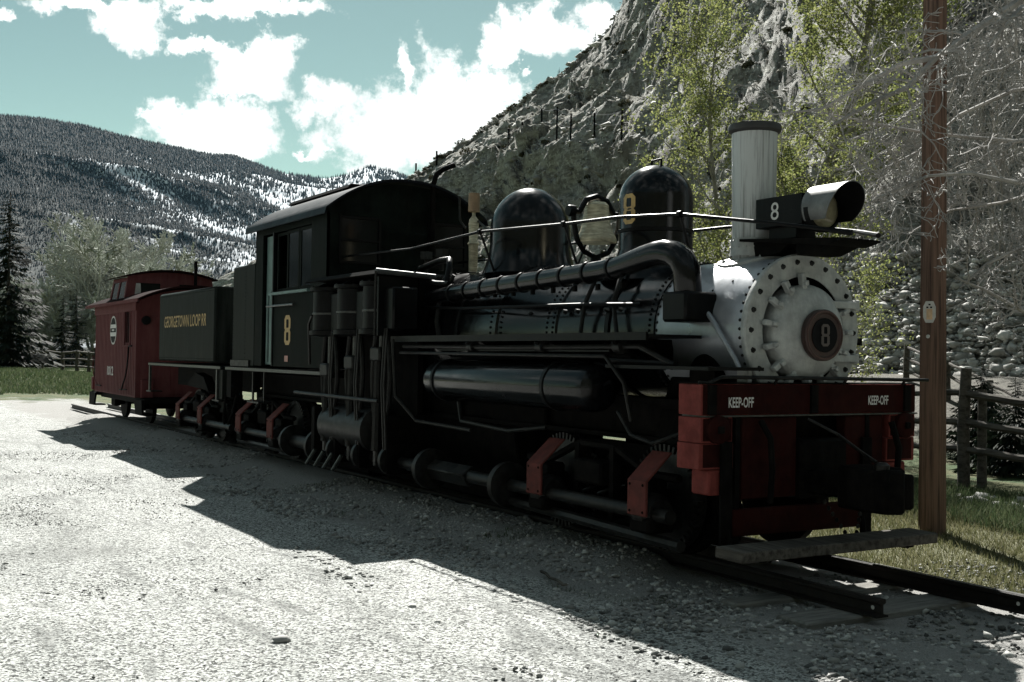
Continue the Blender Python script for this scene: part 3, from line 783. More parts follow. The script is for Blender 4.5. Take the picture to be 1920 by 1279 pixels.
# ------------------------------------------------------------------ running gear shared by engine and tender
def truck(parent, wx, gx, drive=True):
    """two-axle geared truck; wx wheel centres, gx red guard places"""
    for x in wx:
        for sy in (-1, 1):
            mb = MB(); y = sy*.485
            mb.lathe([(.42, -.03), (.45, -.01), (.45, .06)] if sy > 0 else [(.45, -.06), (.45, .01), (.42, .03)], (x, y, .56), 'y', 40)
            w = mb.build('wheel', DULL, parent)
            if sy < 0:
                g = MB(); n = 44
                g.lathe([(.33, -.06), (.40, -.05), (.41, .0), (.30, .01)], (x, -.62, .56), 'y', 44)
                for i in range(n):
                    a = 2*pi*i/n
                    g.obox((x+.385*cos(a), -.685, .56+.385*sin(a)), (.055, .05, .025), ry=-a)
                g.build('ring_gear', STEEL, w)
        MB().tube([(x, -.95, .56), (x, .8, .56)], .07, 12).build('axle', DULL, parent)
        for sy in (-1, 1):
            MB().box(x-.14, x+.14, sy*.86-.09, sy*.86+.09, .42, .72).build('journal_box', DULL, parent, bevel=.02)
    x0, x1 = min(wx)-.35, max(wx)+.35; xm = (x0+x1)/2
    for sy in (-1, 1):
        m = MB(); y = sy*.84
        m.tube([(x0, y, .74), (x0+.35, y, .74), (xm-.25, y, .92), (xm+.25, y, .92), (x1-.35, y, .74), (x1, y, .74)], .035, 6)
        m.tube([(x0, y, .40), (x0+.35, y, .40), (xm-.25, y, .30), (xm+.25, y, .30), (x1-.35, y, .40), (x1, y, .40)], .035, 6)
        for dx in (-.25, .25): m.box(xm+dx-.03, xm+dx+.03, y-.04, y+.04, .30, .92)
        m.build('truck_side_frame', DULL, parent)
        sp_ = MB()
        for dx in (-.11, .11):
            sp_.tube([(xm+dx+.055*cos(t*.7), y+.055*sin(t*.7), .34+t*.0125) for t in range(0, 40)], .014, 5)
        sp_.build('coil_spring', STEEL, parent, kind='stuff')
    MB().box(xm-.2, xm+.2, -.95, .95, .60, .80).build('bolster', DULL, parent, bevel=.02)
    for sy in (-.5, .5):
        MB().box(x0, x1, sy-.05, sy+.05, .80, .93).build('truck_beam', DULL, parent)
    for x in gx:
        m = MB(); hw = .115
        prof = [(-1.14, .47), (-1.14, .73), (-.91, .94)]
        th = .025
        vs_ = []
        for (y, z) in prof:
            for dx in (-hw, hw):
                vs_.append((x+dx, y, z)); vs_.append((x+dx, y+th, z-.004))
        fs = []
        for i in range(2):
            a = i*4; b = a+4
            fs += [(a, a+2, b+2, b), (a+1, b+1, b+3, a+3), (a, b, b+1, a+1), (a+2, a+3, b+3, b+2)]
        fs += [(0, 1, 3, 2), (8, 10, 11, 9)]
        m.add(vs_, fs)
        gd = m.build('gear_guard', REDG, parent, smooth=0, bevel=.006)
        MB().rivets([(x+a, -1.141, z) for a in (-.08, .08) for z in (.50, .70)], .012, (0, -1, 0)).build('guard_bolts', DULL, gd, kind='stuff')
        MB().lathe([(.10, -.09), (.15, -.07), (.15, .05), (.11, .10)], (x, -.98, .48), 'x', 24).build('pinion', STEEL, parent)
        MB().box(x-.12, x+.12, -1.12, -.86, .34, .46).build('pinion_bearing', DULL, parent, bevel=.02)

def coupling_ring(parent, x):
    m = MB(); m.lathe([(.12, -.05), (.205, -.035), (.205, .035), (.12, .05)], (x, -1.02, .48), 'x', 32)
    return m.build('shaft_coupling', STEEL, parent)
def shaft(parent, x0, x1, r=.06, sq=False):
    m = MB()
    if sq: m.obox(((x0+x1)/2, -1.02, .48), (abs(x1-x0), .15, .15), rx=.6)
    else: m.tube([(x0, -1.02, .48), (x1, -1.02, .48)], r, 14)
    return m.build('drive_shaft', STEEL, parent, bevel=.01 if sq else 0)

# ------------------------------------------------------------------ locomotive
loco = empty('steam_locomotive', (-6.2, 0, .12))
tag(loco, 'black geared steam locomotive number 8 with silver smokebox and red front beam', 'locomotive')
BZ = 1.86
# boiler barrel: plain courses, then a rising taper to the firebox
b = MB(); b.lathe([(.585, -2.30), (.585, -3.75), (.60, -3.76), (.60, -4.05), (.70, -4.65), (.72, -4.66), (.72, -8.28)], (0, 0, BZ), 'x', 56)
boiler = b.build('boiler', BLACKG, loco)
rv = MB()
def rad(p): return Vector((0, p[1], p[2]-BZ)).normalized()
for x, r in ((-2.36, .588), (-3.80, .603), (-3.9, .603), (-4.6, .70), (-4.75, .723), (-5.9, .723)):
    rv.rivets([(x, r*sin(a), BZ+r*cos(a)) for a in np.linspace(-2.4, 2.4, 64)], .013, rad)
rv.build('boiler_rivets', BLACK, boiler, kind='stuff')
for x, r in ((-2.95, .588), (-5.45, .723), (-6.6, .723)):
    bd = MB(); bd.lathe([(r-.02, -.03), (r+.012, -.028), (r+.012, .028), (r-.02, .03)], (x, 0, BZ), 'x', 56, cap=False); bd.build('boiler_band', BLACK, boiler)
sp = MB()
for x in (-2.75, -2.95, -3.4, -3.6, -4.2, -4.45): sp.rivets([(x, -.59*sin(1.25)-.02, BZ+.59*cos(1.25))], .025, (0, -1, .3), 1.5)
sp.build('washout_plugs', BRIGHT, boiler, kind='stuff')
# smokebox
s = MB(); s.lathe([(.57, -2.34), (.57, -1.25), (.415, -1.25), (.415, -1.34)], (0, 0, BZ), 'x', 72)
smoke = s.build('smokebox', SILVER, loco)
rv = MB()
for x in (-1.29, -2.28): rv.rivets([(x, .57*sin(a), BZ+.57*cos(a)) for a in np.linspace(-2.6, 2.6, 46)], .014, rad)
rv.rivets([(x, -.57*sin(a), BZ+.57*cos(a)) for x, a in ((-1.53, .85), (-1.7, 1.0), (-1.93, .9), (-2.05, 1.1))], .010, rad)
rv.build('smokebox_rivets', STEEL, smoke, kind='stuff')
s = MB(); s.lathe([(.575, -1.27), (.585, -1.255), (.585, -1.225), (.575, -1.215), (.414, -1.215), (.414, -1.221)], (0, 0, BZ), 'x', 80, cap=False)
front = s.build('front_plate', SILVER2, loco)
rv = MB(); rv.rivets([(-1.215, .525*cos(a), BZ+.525*sin(a)) for a in np.arange(0, 2*pi, 2*pi/22)], .023, (1, 0, 0), .8)
rv.build('front_plate_bolts', STEEL, front, kind='stuff')
s = MB(); s.lathe([(.360, -1.33), (.363, -1.195), (.354, -1.168), (.30, -1.125), (.20, -1.092), (.10, -1.078), (.0, -1.075)], (0, .01, BZ-.01), 'x', 64)
door = s.build('smokebox_door', SILVER2, loco)
MB().lathe([(.413, -1.335), (.413, -1.222)], (0, 0, BZ), 'x', 48, cap=False).build('recess_wall', DULL, smoke)  # wall coloured black so the door gap reads as deep shade
MB().lathe([(.413, -1.335), (.413, -1.325)], (0, 0, BZ), 'x', 48).build('door_recess', DULL, smoke)
for k in range(13):
    a = radians(100+k*(285/12))-pi/12*.0
    c_, s_ = cos(a), sin(a)
    m = MB()
    m.obox((-1.175, .01+.39*c_, BZ-.01+.39*s_), (.055, .125, .042), rx=a)
    m.obox((-1.14, .01+.375*c_, BZ-.01+.375*s_), (.04, .04, .035), rx=a)
    m.build('door_clamp', SILVER2, door, bevel=.006)
for dz in (.21, -.20):
    m = MB(); m.box(-1.18, -1.14, .20, .50, BZ+dz-.028, BZ+dz+.028)
    m.tube([(-1.17, .5, BZ+dz-.04), (-1.17, .5, BZ+dz+.04)], .03, 10)
    m.build('door_hinge', SILVER2, door, bevel=.006)
pl = MB(); pl.lathe([(.185, -.04), (.192, -.03), (.192, .012), (.18, .02), (.165, .02), (.16, .012), (.0, .012)], (-1.035, .02, BZ-.03), 'x', 48)
plate = pl.build('number_plate', mat('plate_brown', (.035, .015, .012), .5, var=.25, scale=14), door)
MB().lathe([(.128, .0), (.128, .006), (0, .007)], (-1.023, .02, BZ-.03), 'x', 40).build('plate_centre', BLKP, door)
block8('plate_figure', mat('dull_bronze', (.07, .055, .05), .5, var=.2), door, .085, .165, lambda u, v: (-1.01, .02+u, BZ-.03+v))
# blank ring lettering band on the plate
MB().lathe([(.182, .021), (.182, .024), (.172, .024), (.172, .021)], (-1.035, .02, BZ-.03), 'x', 48, cap=False).build('plate_rim', mat('rim_brown', (.06, .026, .021), .45), door)
# steam pipe elbow over smokebox saddle side, curved rod, clamp
m = MB(); m.tube([(-2.05, -.555, 2.18), (-1.85, -.57, 2.13), (-1.7, -.585, 2.05), (-1.55, -.6, 1.93), (-1.42, -.6, 1.78), (-1.32, -.58, 1.64), (-1.26, -.55, 1.50)], .020, 8)
m.build('injector_pipe', SILVER, smoke)
MB().obox((-1.24, -.56, 1.52), (.12, .05, .10)).build('pipe_clamp', SILVER2, smoke, bevel=.008)
m = MB(); m.lathe([(.15, -.06), (.16, -.04), (.16, .05), (.10, .07)], (-1.72, -.50, 1.52), 'y', 28); m.build('cleanout_cap', DULL, smoke)
# saddle
MB().prism([(-.45, 1.50), (.45, 1.50), (.62, 1.0), (-.62, 1.0)], 'x', -2.25, -1.3).build('smokebox_saddle', DULL, loco, bevel=.02)
# stack
sx = -1.78
st = MB(); st.lathe([(.165, 2.38), (.166, 2.55), (.172, 2.9), (.181, 3.45), (.184, 3.485), (.150, 3.487), (.145, 2.9)], (sx, 0, 0), 'z', 56, cap=False)
stack = st.build('chimney_stack', STACKM, loco)
MB().lathe([(.183, 3.44), (.208, 3.46), (.212, 3.485), (.205, 3.51), (.182, 3.515), (.16, 3.50), (.16, 3.44)], (sx, 0, 0), 'z', 56, cap=False).build('stack_lip', SOOT, stack)
sk = MB(); n = 56
prof = [(.168, 2.60), (.180, 2.60), (.182, 2.50), (.19, 2.46)]
sk.lathe(prof, (sx, 0, 0), 'z', 56, cap=False)
# saddle flange following the barrel
vs_ = []; fs = []
for i, (r, t) in enumerate(((.17, .012), (.27, .012), (.272, -.03))):
    for j in range(56):
        a = 2*pi*j/56; x = r*cos(a)*1.08; y = r*sin(a)
        vs_.append((sx+x, y, BZ+math.sqrt(max(.57**2-y*y, 0))+t+ (.02 if i == 0 else .008)))
for i in range(2):
    for j in range(56): fs.append((i*56+j, i*56+(j+1) % 56, (i+1)*56+(j+1) % 56, (i+1)*56+j))
sk.add(vs_, fs); sk.build('stack_base', SILVER2, stack)
rv = MB(); rv.rivets([(sx+.182*cos(a), .182*sin(a), z) for a in np.arange(0, 2*pi, 2*pi/18) for z in (2.53, 2.58)], .009, lambda p: Vector((p[0]-sx, p[1], 0)).normalized())
rv.rivets([(sx+.235*cos(a), .235*sin(a), BZ+math.sqrt(.57**2-(.235*sin(a))**2)+.018) for a in np.arange(.3, 2*pi, pi/4)], .02, (0, 0, 1), 1)
rv.build('stack_bolts', SILVER2, stack, kind='stuff')
# domes
def dome(name, x, r, zb, zs, ztop, flare, mat_):
    h = ztop-zs; pr = []
    pr += [(r+flare, zb), (r+flare*.55, zb+.09), (r+flare*.2, zb+.18), (r, zb+.28), (r, zs)]
    for i in range(1, 11):
        a = i/10*pi/2; pr.append((r*cos(a) if i < 10 else 0, zs+h*sin(a)))
    return MB().lathe(pr, (x, 0, 0), 'z', 64).build(name, mat_, loco)
sand = dome('sand_dome', -3.05, .33, 2.32, 3.05, 3.36, .16, BLACKG)
MB().lathe([(.33, 2.745), (.342, 2.75), (.342, 2.775), (.33, 2.78)], (-3.05, 0, 0), 'z', 64, cap=False).build('dome_band', BLACK, sand)
MB().tube([(-3.12, 0, 3.35), (-3.12, 0, 3.41), (-2.98, 0, 3.41), (-2.98, 0, 3.35)], .012, 8).build('dome_handle', BLACK, sand)
def cyl_place(cx, r, a0):
    def f(u, v):
        a = a0+u/r
        return (cx+r*sin(a), -r*cos(a), v)
    return f
cpz = cyl_place(-3.05, .333, radians(7))
block8('dome_figure', GOLD, sand, .15, .265, lambda u, v: cpz(u, 2.945+v))
steam = dome('steam_dome', -5.2, .425, 2.50, 2.95, 3.41, .08, BLACKG)
# saddle cloth under steam dome
MB().box(-5.75, -4.75, -.34, .34, 2.40, 2.56).build('dome_seat', BLACK, loco, bevel=.05)
# bell and yoke
bx = -3.98
m = MB(); m.lathe([(.195, 2.74), (.200, 2.76), (.185, 2.80), (.155, 2.86), (.135, 2.93), (.125, 3.0), (.118, 3.07), (.118, 3.10), (.09, 3.13), (.0, 3.14)], (bx, 0, 0), 'z', 40)
bo = m.build('bell_body', BRASS, loco)
y = .27
m = MB()
m.tube([(bx, -.27, 3.02), (bx, -.255, 2.90), (bx, -.22, 2.76), (bx, -.14, 2.65), (bx, 0, 2.60), (bx, .14, 2.65), (bx, .22, 2.76), (bx, .255, 2.90), (bx, .27, 3.02)], .026, 8)
m.tube([(bx, 0, 2.62), (bx, 0, 2.44)], [.05, .07], 10)
m.box(bx-.16, bx+.16, -.18, .18, 2.40, 2.46)
m.build('bell_cradle', BLACK, bo)
m = MB(); m.tube([(bx, -.31, 3.03), (bx, -.2, 3.03), (bx, -.12, 3.15), (bx, 0, 3.19), (bx, .12, 3.15), (bx, .2, 3.03), (bx, .31, 3.03)], .03, 8)
m.lathe([(.05, -.33), (.055, -.31), (.055, -.26), (.04, -.25)], (bx, 0, 3.03), 'y', 16); m.lathe([(.04, .25), (.055, .26), (.055, .31), (.05, .33)], (bx, 0, 3.03), 'y', 16)
m.build('bell_yoke', BLACK, bo)
# handrails
for sy in (-1, 1):
    m = MB()
    pth = [(-8.28, sy*.78, 2.86), (-6.6, sy*.72, 2.83), (-5.1, sy*.66, 2.90), (-3.6, sy*.62, 2.845), (-2.78, sy*.60, 2.83), (-2.0, sy*.57, 2.78), (-1.5, sy*.50, 2.70), (-1.12, sy*.38, 2.64), (-.9, sy*.27, 2.60), (-.62, sy*.13, 2.545)]
    m.tube(pth, [.014]*8+[.017, .02], 8)
    for q in (2, 3, 5):
        p = pth[q]; m.tube([p, (p[0], p[1]*.72, p[2]-.42)], .012, 6)
        m.lathe([(.028, -.02), (.028, .02)], p, 'x', 10)
    m.build('handrail', BLACK, loco)
# headlight on its bracket
m = MB()
m.prism([(-1.72, 2.585), (-.66, 2.515), (-.66, 2.50), (-.80, 2.47), (-1.1, 2.505), (-1.72, 2.565)], 'y', -.20, .20)
m.prism([(-1.65, 2.57), (-1.25, 2.535), (-1.35, 2.46), (-1.62, 2.43)], 'y', -.12, .12)
m.prism([(-1.14, 2.52), (-.78, 2.49), (-1.0, 2.42), (-1.13, 2.42)], 'y', -.16, .16)
brk = m.build('headlight_bracket', DULL, loco)
m = MB(); m.box(-1.60, -1.10, -.145, .145, 2.655, 2.885)
m.lathe([(.12, -1.12), (.165, -1.10), (.165, -1.02)], (0, 0, 2.765), 'x', 32)
m.box(-1.5, -1.2, -.1, .1, 2.56, 2.66)
hl = m.build('headlight_body', BLACK, loco, bevel=.006)
text_mesh('headlight_figure', '8', WHITE, hl, .135, .085, lambda u, v: (-1.385+u, -.1475, 2.775+v))
lz = 2.765
MB().lathe([(.150, .0), (.14, .012), (.10, .028), (.05, .037), (0, .04)], (-1.03, 0, lz), 'x', 40).build('lens', LENS, hl)
MB().lathe([(.148, -.03), (.172, -.03), (.172, .015), (.150, .02)], (-1.03, 0, lz), 'x', 40, cap=False).build('lens_rim', BLACK, hl)
hv = MB(); nA = 28; vs_ = []; fs = []
for i, (x_f) in enumerate((0, 1)):
    for j in range(nA+1):
        a = radians(-35+250*j/nA)
        ext = .30-.26*abs((j/nA)-.5)**2*2.2
        x_ = -1.08 if i == 0 else -1.03+max(ext, .03)
        for rr in (.165, .172): vs_.append((x_, rr*cos(a), lz+.005+rr*sin(a)))
k = (nA+1)*2
for j in range(nA):
    a = j*2
    fs += [(a, a+2, a+2+k, a+k), (a+1, a+1+k, a+3+k, a+3), (a+k, a+2+k, a+3+k, a+1+k)]
hv.add(vs_, [f for f in fs if f[0] % 2 == 1 or f[0] >= k]); ln = MB(); ln.add(vs_, [f for f in fs if f[0] % 2 == 0 and f[0] < k]); hv.build('lamp_hood', mat('lamp_hood_grey', (.11, .115, .115), .45, metal=.2, var=.3, scale=8), hl); ln.build('hood_lining', BLKP, hl)
# big exhaust pipe along the boiler, sweeping over and down into the smokebox
pp = [(-6.1, -.70, 2.26), (-5.3, -.75, 2.295), (-4.4, -.76, 2.32), (-3.5, -.76, 2.345), (-2.75, -.76, 2.37), (-2.55, -.76, 2.385), (-2.38, -.76, 2.41), (-2.22, -.755, 2.438), (-2.08, -.74, 2.458), (-1.96, -.73, 2.462), (-1.86, -.72, 2.44), (-1.785, -.71, 2.39), (-1.75, -.70, 2.32), (-1.75, -.69, 2.22), (-1.76, -.66, 2.05)]
m = MB(); m.tube(pp, [.082, .084, .086, .086, .086, .088, .092, .097, .102, .106, .108, .109, .109, .108, .105], 20)
ex = m.build('exhaust_pipe', BLACKG, loco)
for i in range(9):
    x = -5.5+i*.36
    q = int(np.searchsorted([p[0] for p in pp], x)); a, b_ = pp[q-1], pp[q]; t = (x-a[0])/(b_[0]-a[0])
    c = [a[k]+(b_[k]-a[k])*t for k in range(3)]
    MB().lathe([(.088, -.014), (.097, -.012), (.097, .012), (.088, .014)], c, 'x', 20, cap=False).build('pipe_clamp_band', BLACK, ex)
MB().box(-1.90, -1.61, -.82, -.50, 1.92, 2.15).build('pipe_flange', BLACK, ex, bevel=.02)
m = MB()
for i in range(9): m.obox((-5.3+i*.35, -.755, 2.235), (.035, .03, .05))
m.build('pipe_brackets', DULL, ex, kind='stuff')
# small pipes and fittings on top of the boiler before the cab
m = MB()
m.tube([(-6.9, -.45, 2.64), (-6.3, -.5, 2.69), (-5.98, -.55, 2.68), (-5.88, -.6, 2.58), (-5.86, -.65, 2.38)], .035, 10)
m.build('steam_pipe', BLACK, loco)
m = MB()
for i in range(7): m.tube([(-6.35+.09*i, -.62-.02*(i % 3), 2.42+.03*(i % 2)), (-6.25+.08*i, -.60, 2.50)], .022, 6)
m.tube([(-6.6, -.62, 2.43), (-6.3, -.68, 2.47), (-6.0, -.70, 2.42), (-5.7, -.7, 2.40)], .025, 8)
m.build('valve_fittings', STEEL, loco, kind='stuff')
for x in (-6.95, -6.55): m = MB(); m.obox((x, -.35, 2.80), (.10, .10, .09), rz=.4); m.tube([(x, -.35, 2.6), (x, -.35, 2.8)], .025, 8); m.build('safety_valve', STEEL, loco)
m = MB(); m.lathe([(.05, 2.6), (.055, 2.9), (.07, 2.92), (.05, 2.95), (.06, 3.15), (.05, 3.20), (.02, 3.24), (.02, 3.28)], (-6.45, 0, 0), 'z', 20)
wh = m.build('whistle', BRASS, loco)
MB().lathe([(.066, 3.29), (.066, 3.50)], (-6.45, 0, 0), 'z', 20).build('whistle_cap', TANM, wh)
MB().tube([(-6.5, -.08, 3.1), (-6.6, -.1, 3.2), (-6.62, -.1, 3.48)], .012, 6).build('whistle_lever', STEEL, wh)
MB().tube([(-6.4, .03, 3.18), (-6.1, .1, 2.98)], .014, 6).build('whistle_rod', BRIGHT, wh)
# safety bits between domes
m = MB()
for i in range(14): m.obox((-4.35+.05*i, -.2-.02*(i % 4), 2.46+.01*(i % 3)), (.035, .05, .06), rz=i)
m.build('boiler_top_fittings', STEEL, boiler, kind='stuff')
# running boards
for sy in (-1, 1):
    m = MB(); m.box(-6.2, -1.68, min(sy*1.12, sy*.60), max(sy*1.12, sy*.60), 1.795, 1.82)
    m.box(-6.2, -1.68, sy*1.12-.012, sy*1.12+.012, 1.775, 1.835)
    m.build('running_board', BLACK, loco)
    for x in (-5.6, -4.4, -3.2, -2.1): MB().prism([(sy*.55, 1.55), (sy*1.05, 1.79), (sy*.55, 1.79)], 'x', x-.015, x+.015).build('board_bracket', DULL, loco)
m = MB(); m.box(-2.35, -1.1, -1.02, -.5, 1.56, 1.585); m.tube([(-2.4, -.95, 1.62), (-1.55, -.95, 1.60)], .025, 8); m.build('front_step_plate', BLACK, loco)
# air reservoir on the right side
m = MB(); m.lathe([(.0, -5.44), (.12, -5.43), (.185, -5.39), (.20, -5.32), (.20, -2.60), (.185, -2.53), (.12, -2.49), (0, -2.48)], (0, -.95, 1.39), 'x', 40)
tk = m.build('air_reservoir', BLACKG, loco)
for x in (-5.17, -3.1):
    MB().lathe([(.20, -.022), (.211, -.02), (.211, .02), (.20, .022)], (x, -.95, 1.39), 'x', 40, cap=False).build('reservoir_strap', BLACK, tk)
m = MB(); m.box(-5.3, -2.3, -1.02, -.80, 1.685, 1.70); m.tube([(-5.4, -.78, 1.62), (-2.3, -.78, 1.66)], .03, 8); m.build('reservoir_shelf', BLACK, loco)
# frames, ash pan and added dark blocks hiding the lit ground beyond
for sy in (-1, 1):
    m = MB(); m.box(-12.1, -1.33, sy*.48-.06, sy*.48+.06, .98, 1.32); m.box(-12.1, -1.33, sy*.48-.14, sy*.48+.14, 1.27, 1.32); m.box(-12.1, -1.33, sy*.48-.14, sy*.48+.14, .97, 1.01)
    m.build('main_frame', DULL, loco)
MB().prism([(-.62, 1.6), (.62, 1.6), (.62, 1.1), (.45, .75), (-.45, .75), (-.62, 1.1)], 'x', -8.3, -5.6).build('firebox', DULL, loco)
MB().box(-4.9, -3.9, -.6, .6, .95, 1.25).build('equipment_box', DULL, loco, bevel=.02)
MB().prism([(-.55, .95), (.55, .95), (.42, .15), (-.42, .15)], 'x', -8.4, -4.55).build('ash_pan', DULL, loco, bevel=.02)  # made deep to block the view of sunlit ground
MB().box(-9.6, -8.4, -.5, .5, .55, .97).build('rear_frame_casting', DULL, loco, bevel=.02)
MB().box(-4.55, -3.75, -.35, .35, .06, .42).build('underframe_filler', DULL, loco, bevel=.02)  # added filler, keeps the underside dark against sunlit ground
MB().box(-9.75, -8.4, -.4, .4, .08, .54).build('rear_underframe_filler', DULL, loco, bevel=.02)  # second added filler closing the bright strip under the cab
MB().box(-3.0, -2.25, -.35, .35, .10, .97).build('truck_centre_casting', DULL, loco, bevel=.02)  # carried low to shut out sunlit ground between the wheels
# front beam and buffer timbers
m = MB(); m.box(-1.34, -1.09, -1.09, 1.09, 1.245, 1.465); beam = m.build('front_beam', RED, loco, bevel=.005)
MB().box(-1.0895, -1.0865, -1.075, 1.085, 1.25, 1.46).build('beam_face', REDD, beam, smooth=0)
MB().box(-1.345, -1.075, -1.05, 1.10, 1.232, 1.2435).build('beam_lip', BRIGHT, beam)
MB().box(-1.35, -1.08, -1.095, 1.095, 1.467, 1.475).build('beam_top_plate', DULL, beam)
for y0 in (-1.0, -.02, .985):
    MB().box(-1.087, -1.068, y0-.035, y0+.035, 1.25, 1.46).build('beam_strap', DULL, beam)
def on_front(y, z): return lambda u, v: (-1.0855, y+u, z+v)
text_mesh('beam_lettering', 'KEEP-OFF', WHITE, beam, .075, .235, on_front(-.725, 1.335), .02)
text_mesh('beam_lettering', 'KEEP-OFF', WHITE, beam, .072, .220, on_front(.67, 1.343), .02)
for sy in (-1, 1):
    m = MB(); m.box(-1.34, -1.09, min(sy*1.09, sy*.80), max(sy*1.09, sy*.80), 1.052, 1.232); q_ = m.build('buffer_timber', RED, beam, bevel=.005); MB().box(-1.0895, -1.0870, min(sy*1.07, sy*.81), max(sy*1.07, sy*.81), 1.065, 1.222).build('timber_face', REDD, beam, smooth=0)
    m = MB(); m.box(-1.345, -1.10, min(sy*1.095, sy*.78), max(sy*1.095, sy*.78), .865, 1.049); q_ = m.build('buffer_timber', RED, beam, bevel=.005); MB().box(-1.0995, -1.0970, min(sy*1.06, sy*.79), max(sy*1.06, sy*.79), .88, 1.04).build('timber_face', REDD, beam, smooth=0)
    m = MB(); m.box(-1.30, -1.10, min(sy*1.0, sy*.78), max(sy*1.0, sy*.78), .68, .860); m.build('buffer_block', RED, beam, bevel=.012)
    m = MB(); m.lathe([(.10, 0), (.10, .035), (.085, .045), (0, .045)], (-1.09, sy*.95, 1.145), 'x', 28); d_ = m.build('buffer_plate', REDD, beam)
    MB().box(-1.044, -1.025, sy*.95-.025, sy*.95+.025, 1.12, 1.17).build('buffer_nut', DULL, beam, bevel=.004)
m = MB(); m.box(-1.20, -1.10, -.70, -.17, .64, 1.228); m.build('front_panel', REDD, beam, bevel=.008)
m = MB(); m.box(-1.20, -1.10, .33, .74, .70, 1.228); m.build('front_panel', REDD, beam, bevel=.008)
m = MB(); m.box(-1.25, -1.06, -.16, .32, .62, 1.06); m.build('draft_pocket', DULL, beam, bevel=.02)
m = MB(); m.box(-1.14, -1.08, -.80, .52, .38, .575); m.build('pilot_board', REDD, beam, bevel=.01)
for y0 in (-.86, -.75, .56): MB().box(-1.13, -1.09, y0-.02, y0+.02, .30, 1.23).build('step_hanger', DULL, beam)
# coupler
m = MB()
m.box(-1.1, -.72, -.09, .09, .66, .84)
m.prism([(-.75, -.13), (-.45, -.17), (-.28, -.14), (-.22, -.02), (-.30, .03), (-.40, -.04), (-.46, .05), (-.36, .15), (-.50, .18), (-.75, .13)], 'z', .60, .90)
cp = m.build('coupler', DULL, loco, bevel=.02)
MB().lathe([(.05, .88), (.055, .93), (.03, .95)], (-.37, -.09, 0), 'z', 16).build('coupler_pin', STEEL, cp)
m = MB(); m.prism([(-.40, .0), (-.27, .12), (-.22, .05), (-.30, -.06)], 'z', .63, .87); m.build('knuckle', DULL, cp, bevel=.015)
m = MB(); m.tube([(-1.06, -.1, 1.21), (-.9, .05, 1.10), (-.7, .05, 1.0), (-.45, -.05, .94)], .012, 6); m.build('uncoupling_lever', STEEL, loco)
m = MB()
for i in range(7): m.lathe([(.016, -.006), (.02, 0), (.016, .006)], (-1.0+.012*i, .02+.03*i, .60-.045*i), 'y' if i % 2 else 'x', 8)
for i in range(6): m.lathe([(.016, -.006), (.02, 0), (.016, .006)], (-.9, .30-.01*i, .60-.045*i), 'y' if i % 2 else 'x', 8)
m.build('coupler_chain', STEEL, loco, kind='stuff')
m = MB(); m.tube([(-1.07, -.55, 1.2), (-.98, -.54, 1.08), (-.97, -.53, .85), (-1.0, -.52, .62)], .022, 8); m.build('air_hose', DULL, loco)
m = MB(); m.tube([(-1.0, .72, 1.18), (-.94, .74, .98), (-.95, .72, .7), (-1.02, .70, .52)], .025, 8); m.build('air_hose', DULL, loco)
# foot board
m = MB(); m.obox((-.75, -.16, .335), (.27, 1.96, .075), ry=.02, rz=.02); m.build('foot_board', WOOD, loco, bevel=.008)
for y0 in (-.87, .53):
    m = MB(); m.box(-1.085, -1.062, y0-.05, y0+.05, .30, 1.06); m.box(-1.085, -.66, y0-.05, y0+.05, .278, .297); m.build('foot_board_strap', DULL, beam)
for y0 in (-.85, .5): MB().tube([(-1.1, y0, .62), (-1.05, y0, .30), (-.64, y0, .295)], .02, 6).build('foot_board_bracket', DULL, loco)
# beam grab rail
m = MB(); m.tube([(-1.12, -1.09, 1.475), (-1.10, -1.03, 1.47), (-1.06, -.93, 1.515), (-1.06, 0, 1.51), (-1.06, 1.2, 1.50)], .014, 8)
for y0 in (-.4, .3, .95): m.tube([(-1.06, y0, 1.51), (-1.10, y0, 1.46)], .012, 6)
m.build('beam_grab_rail', STEEL, loco)
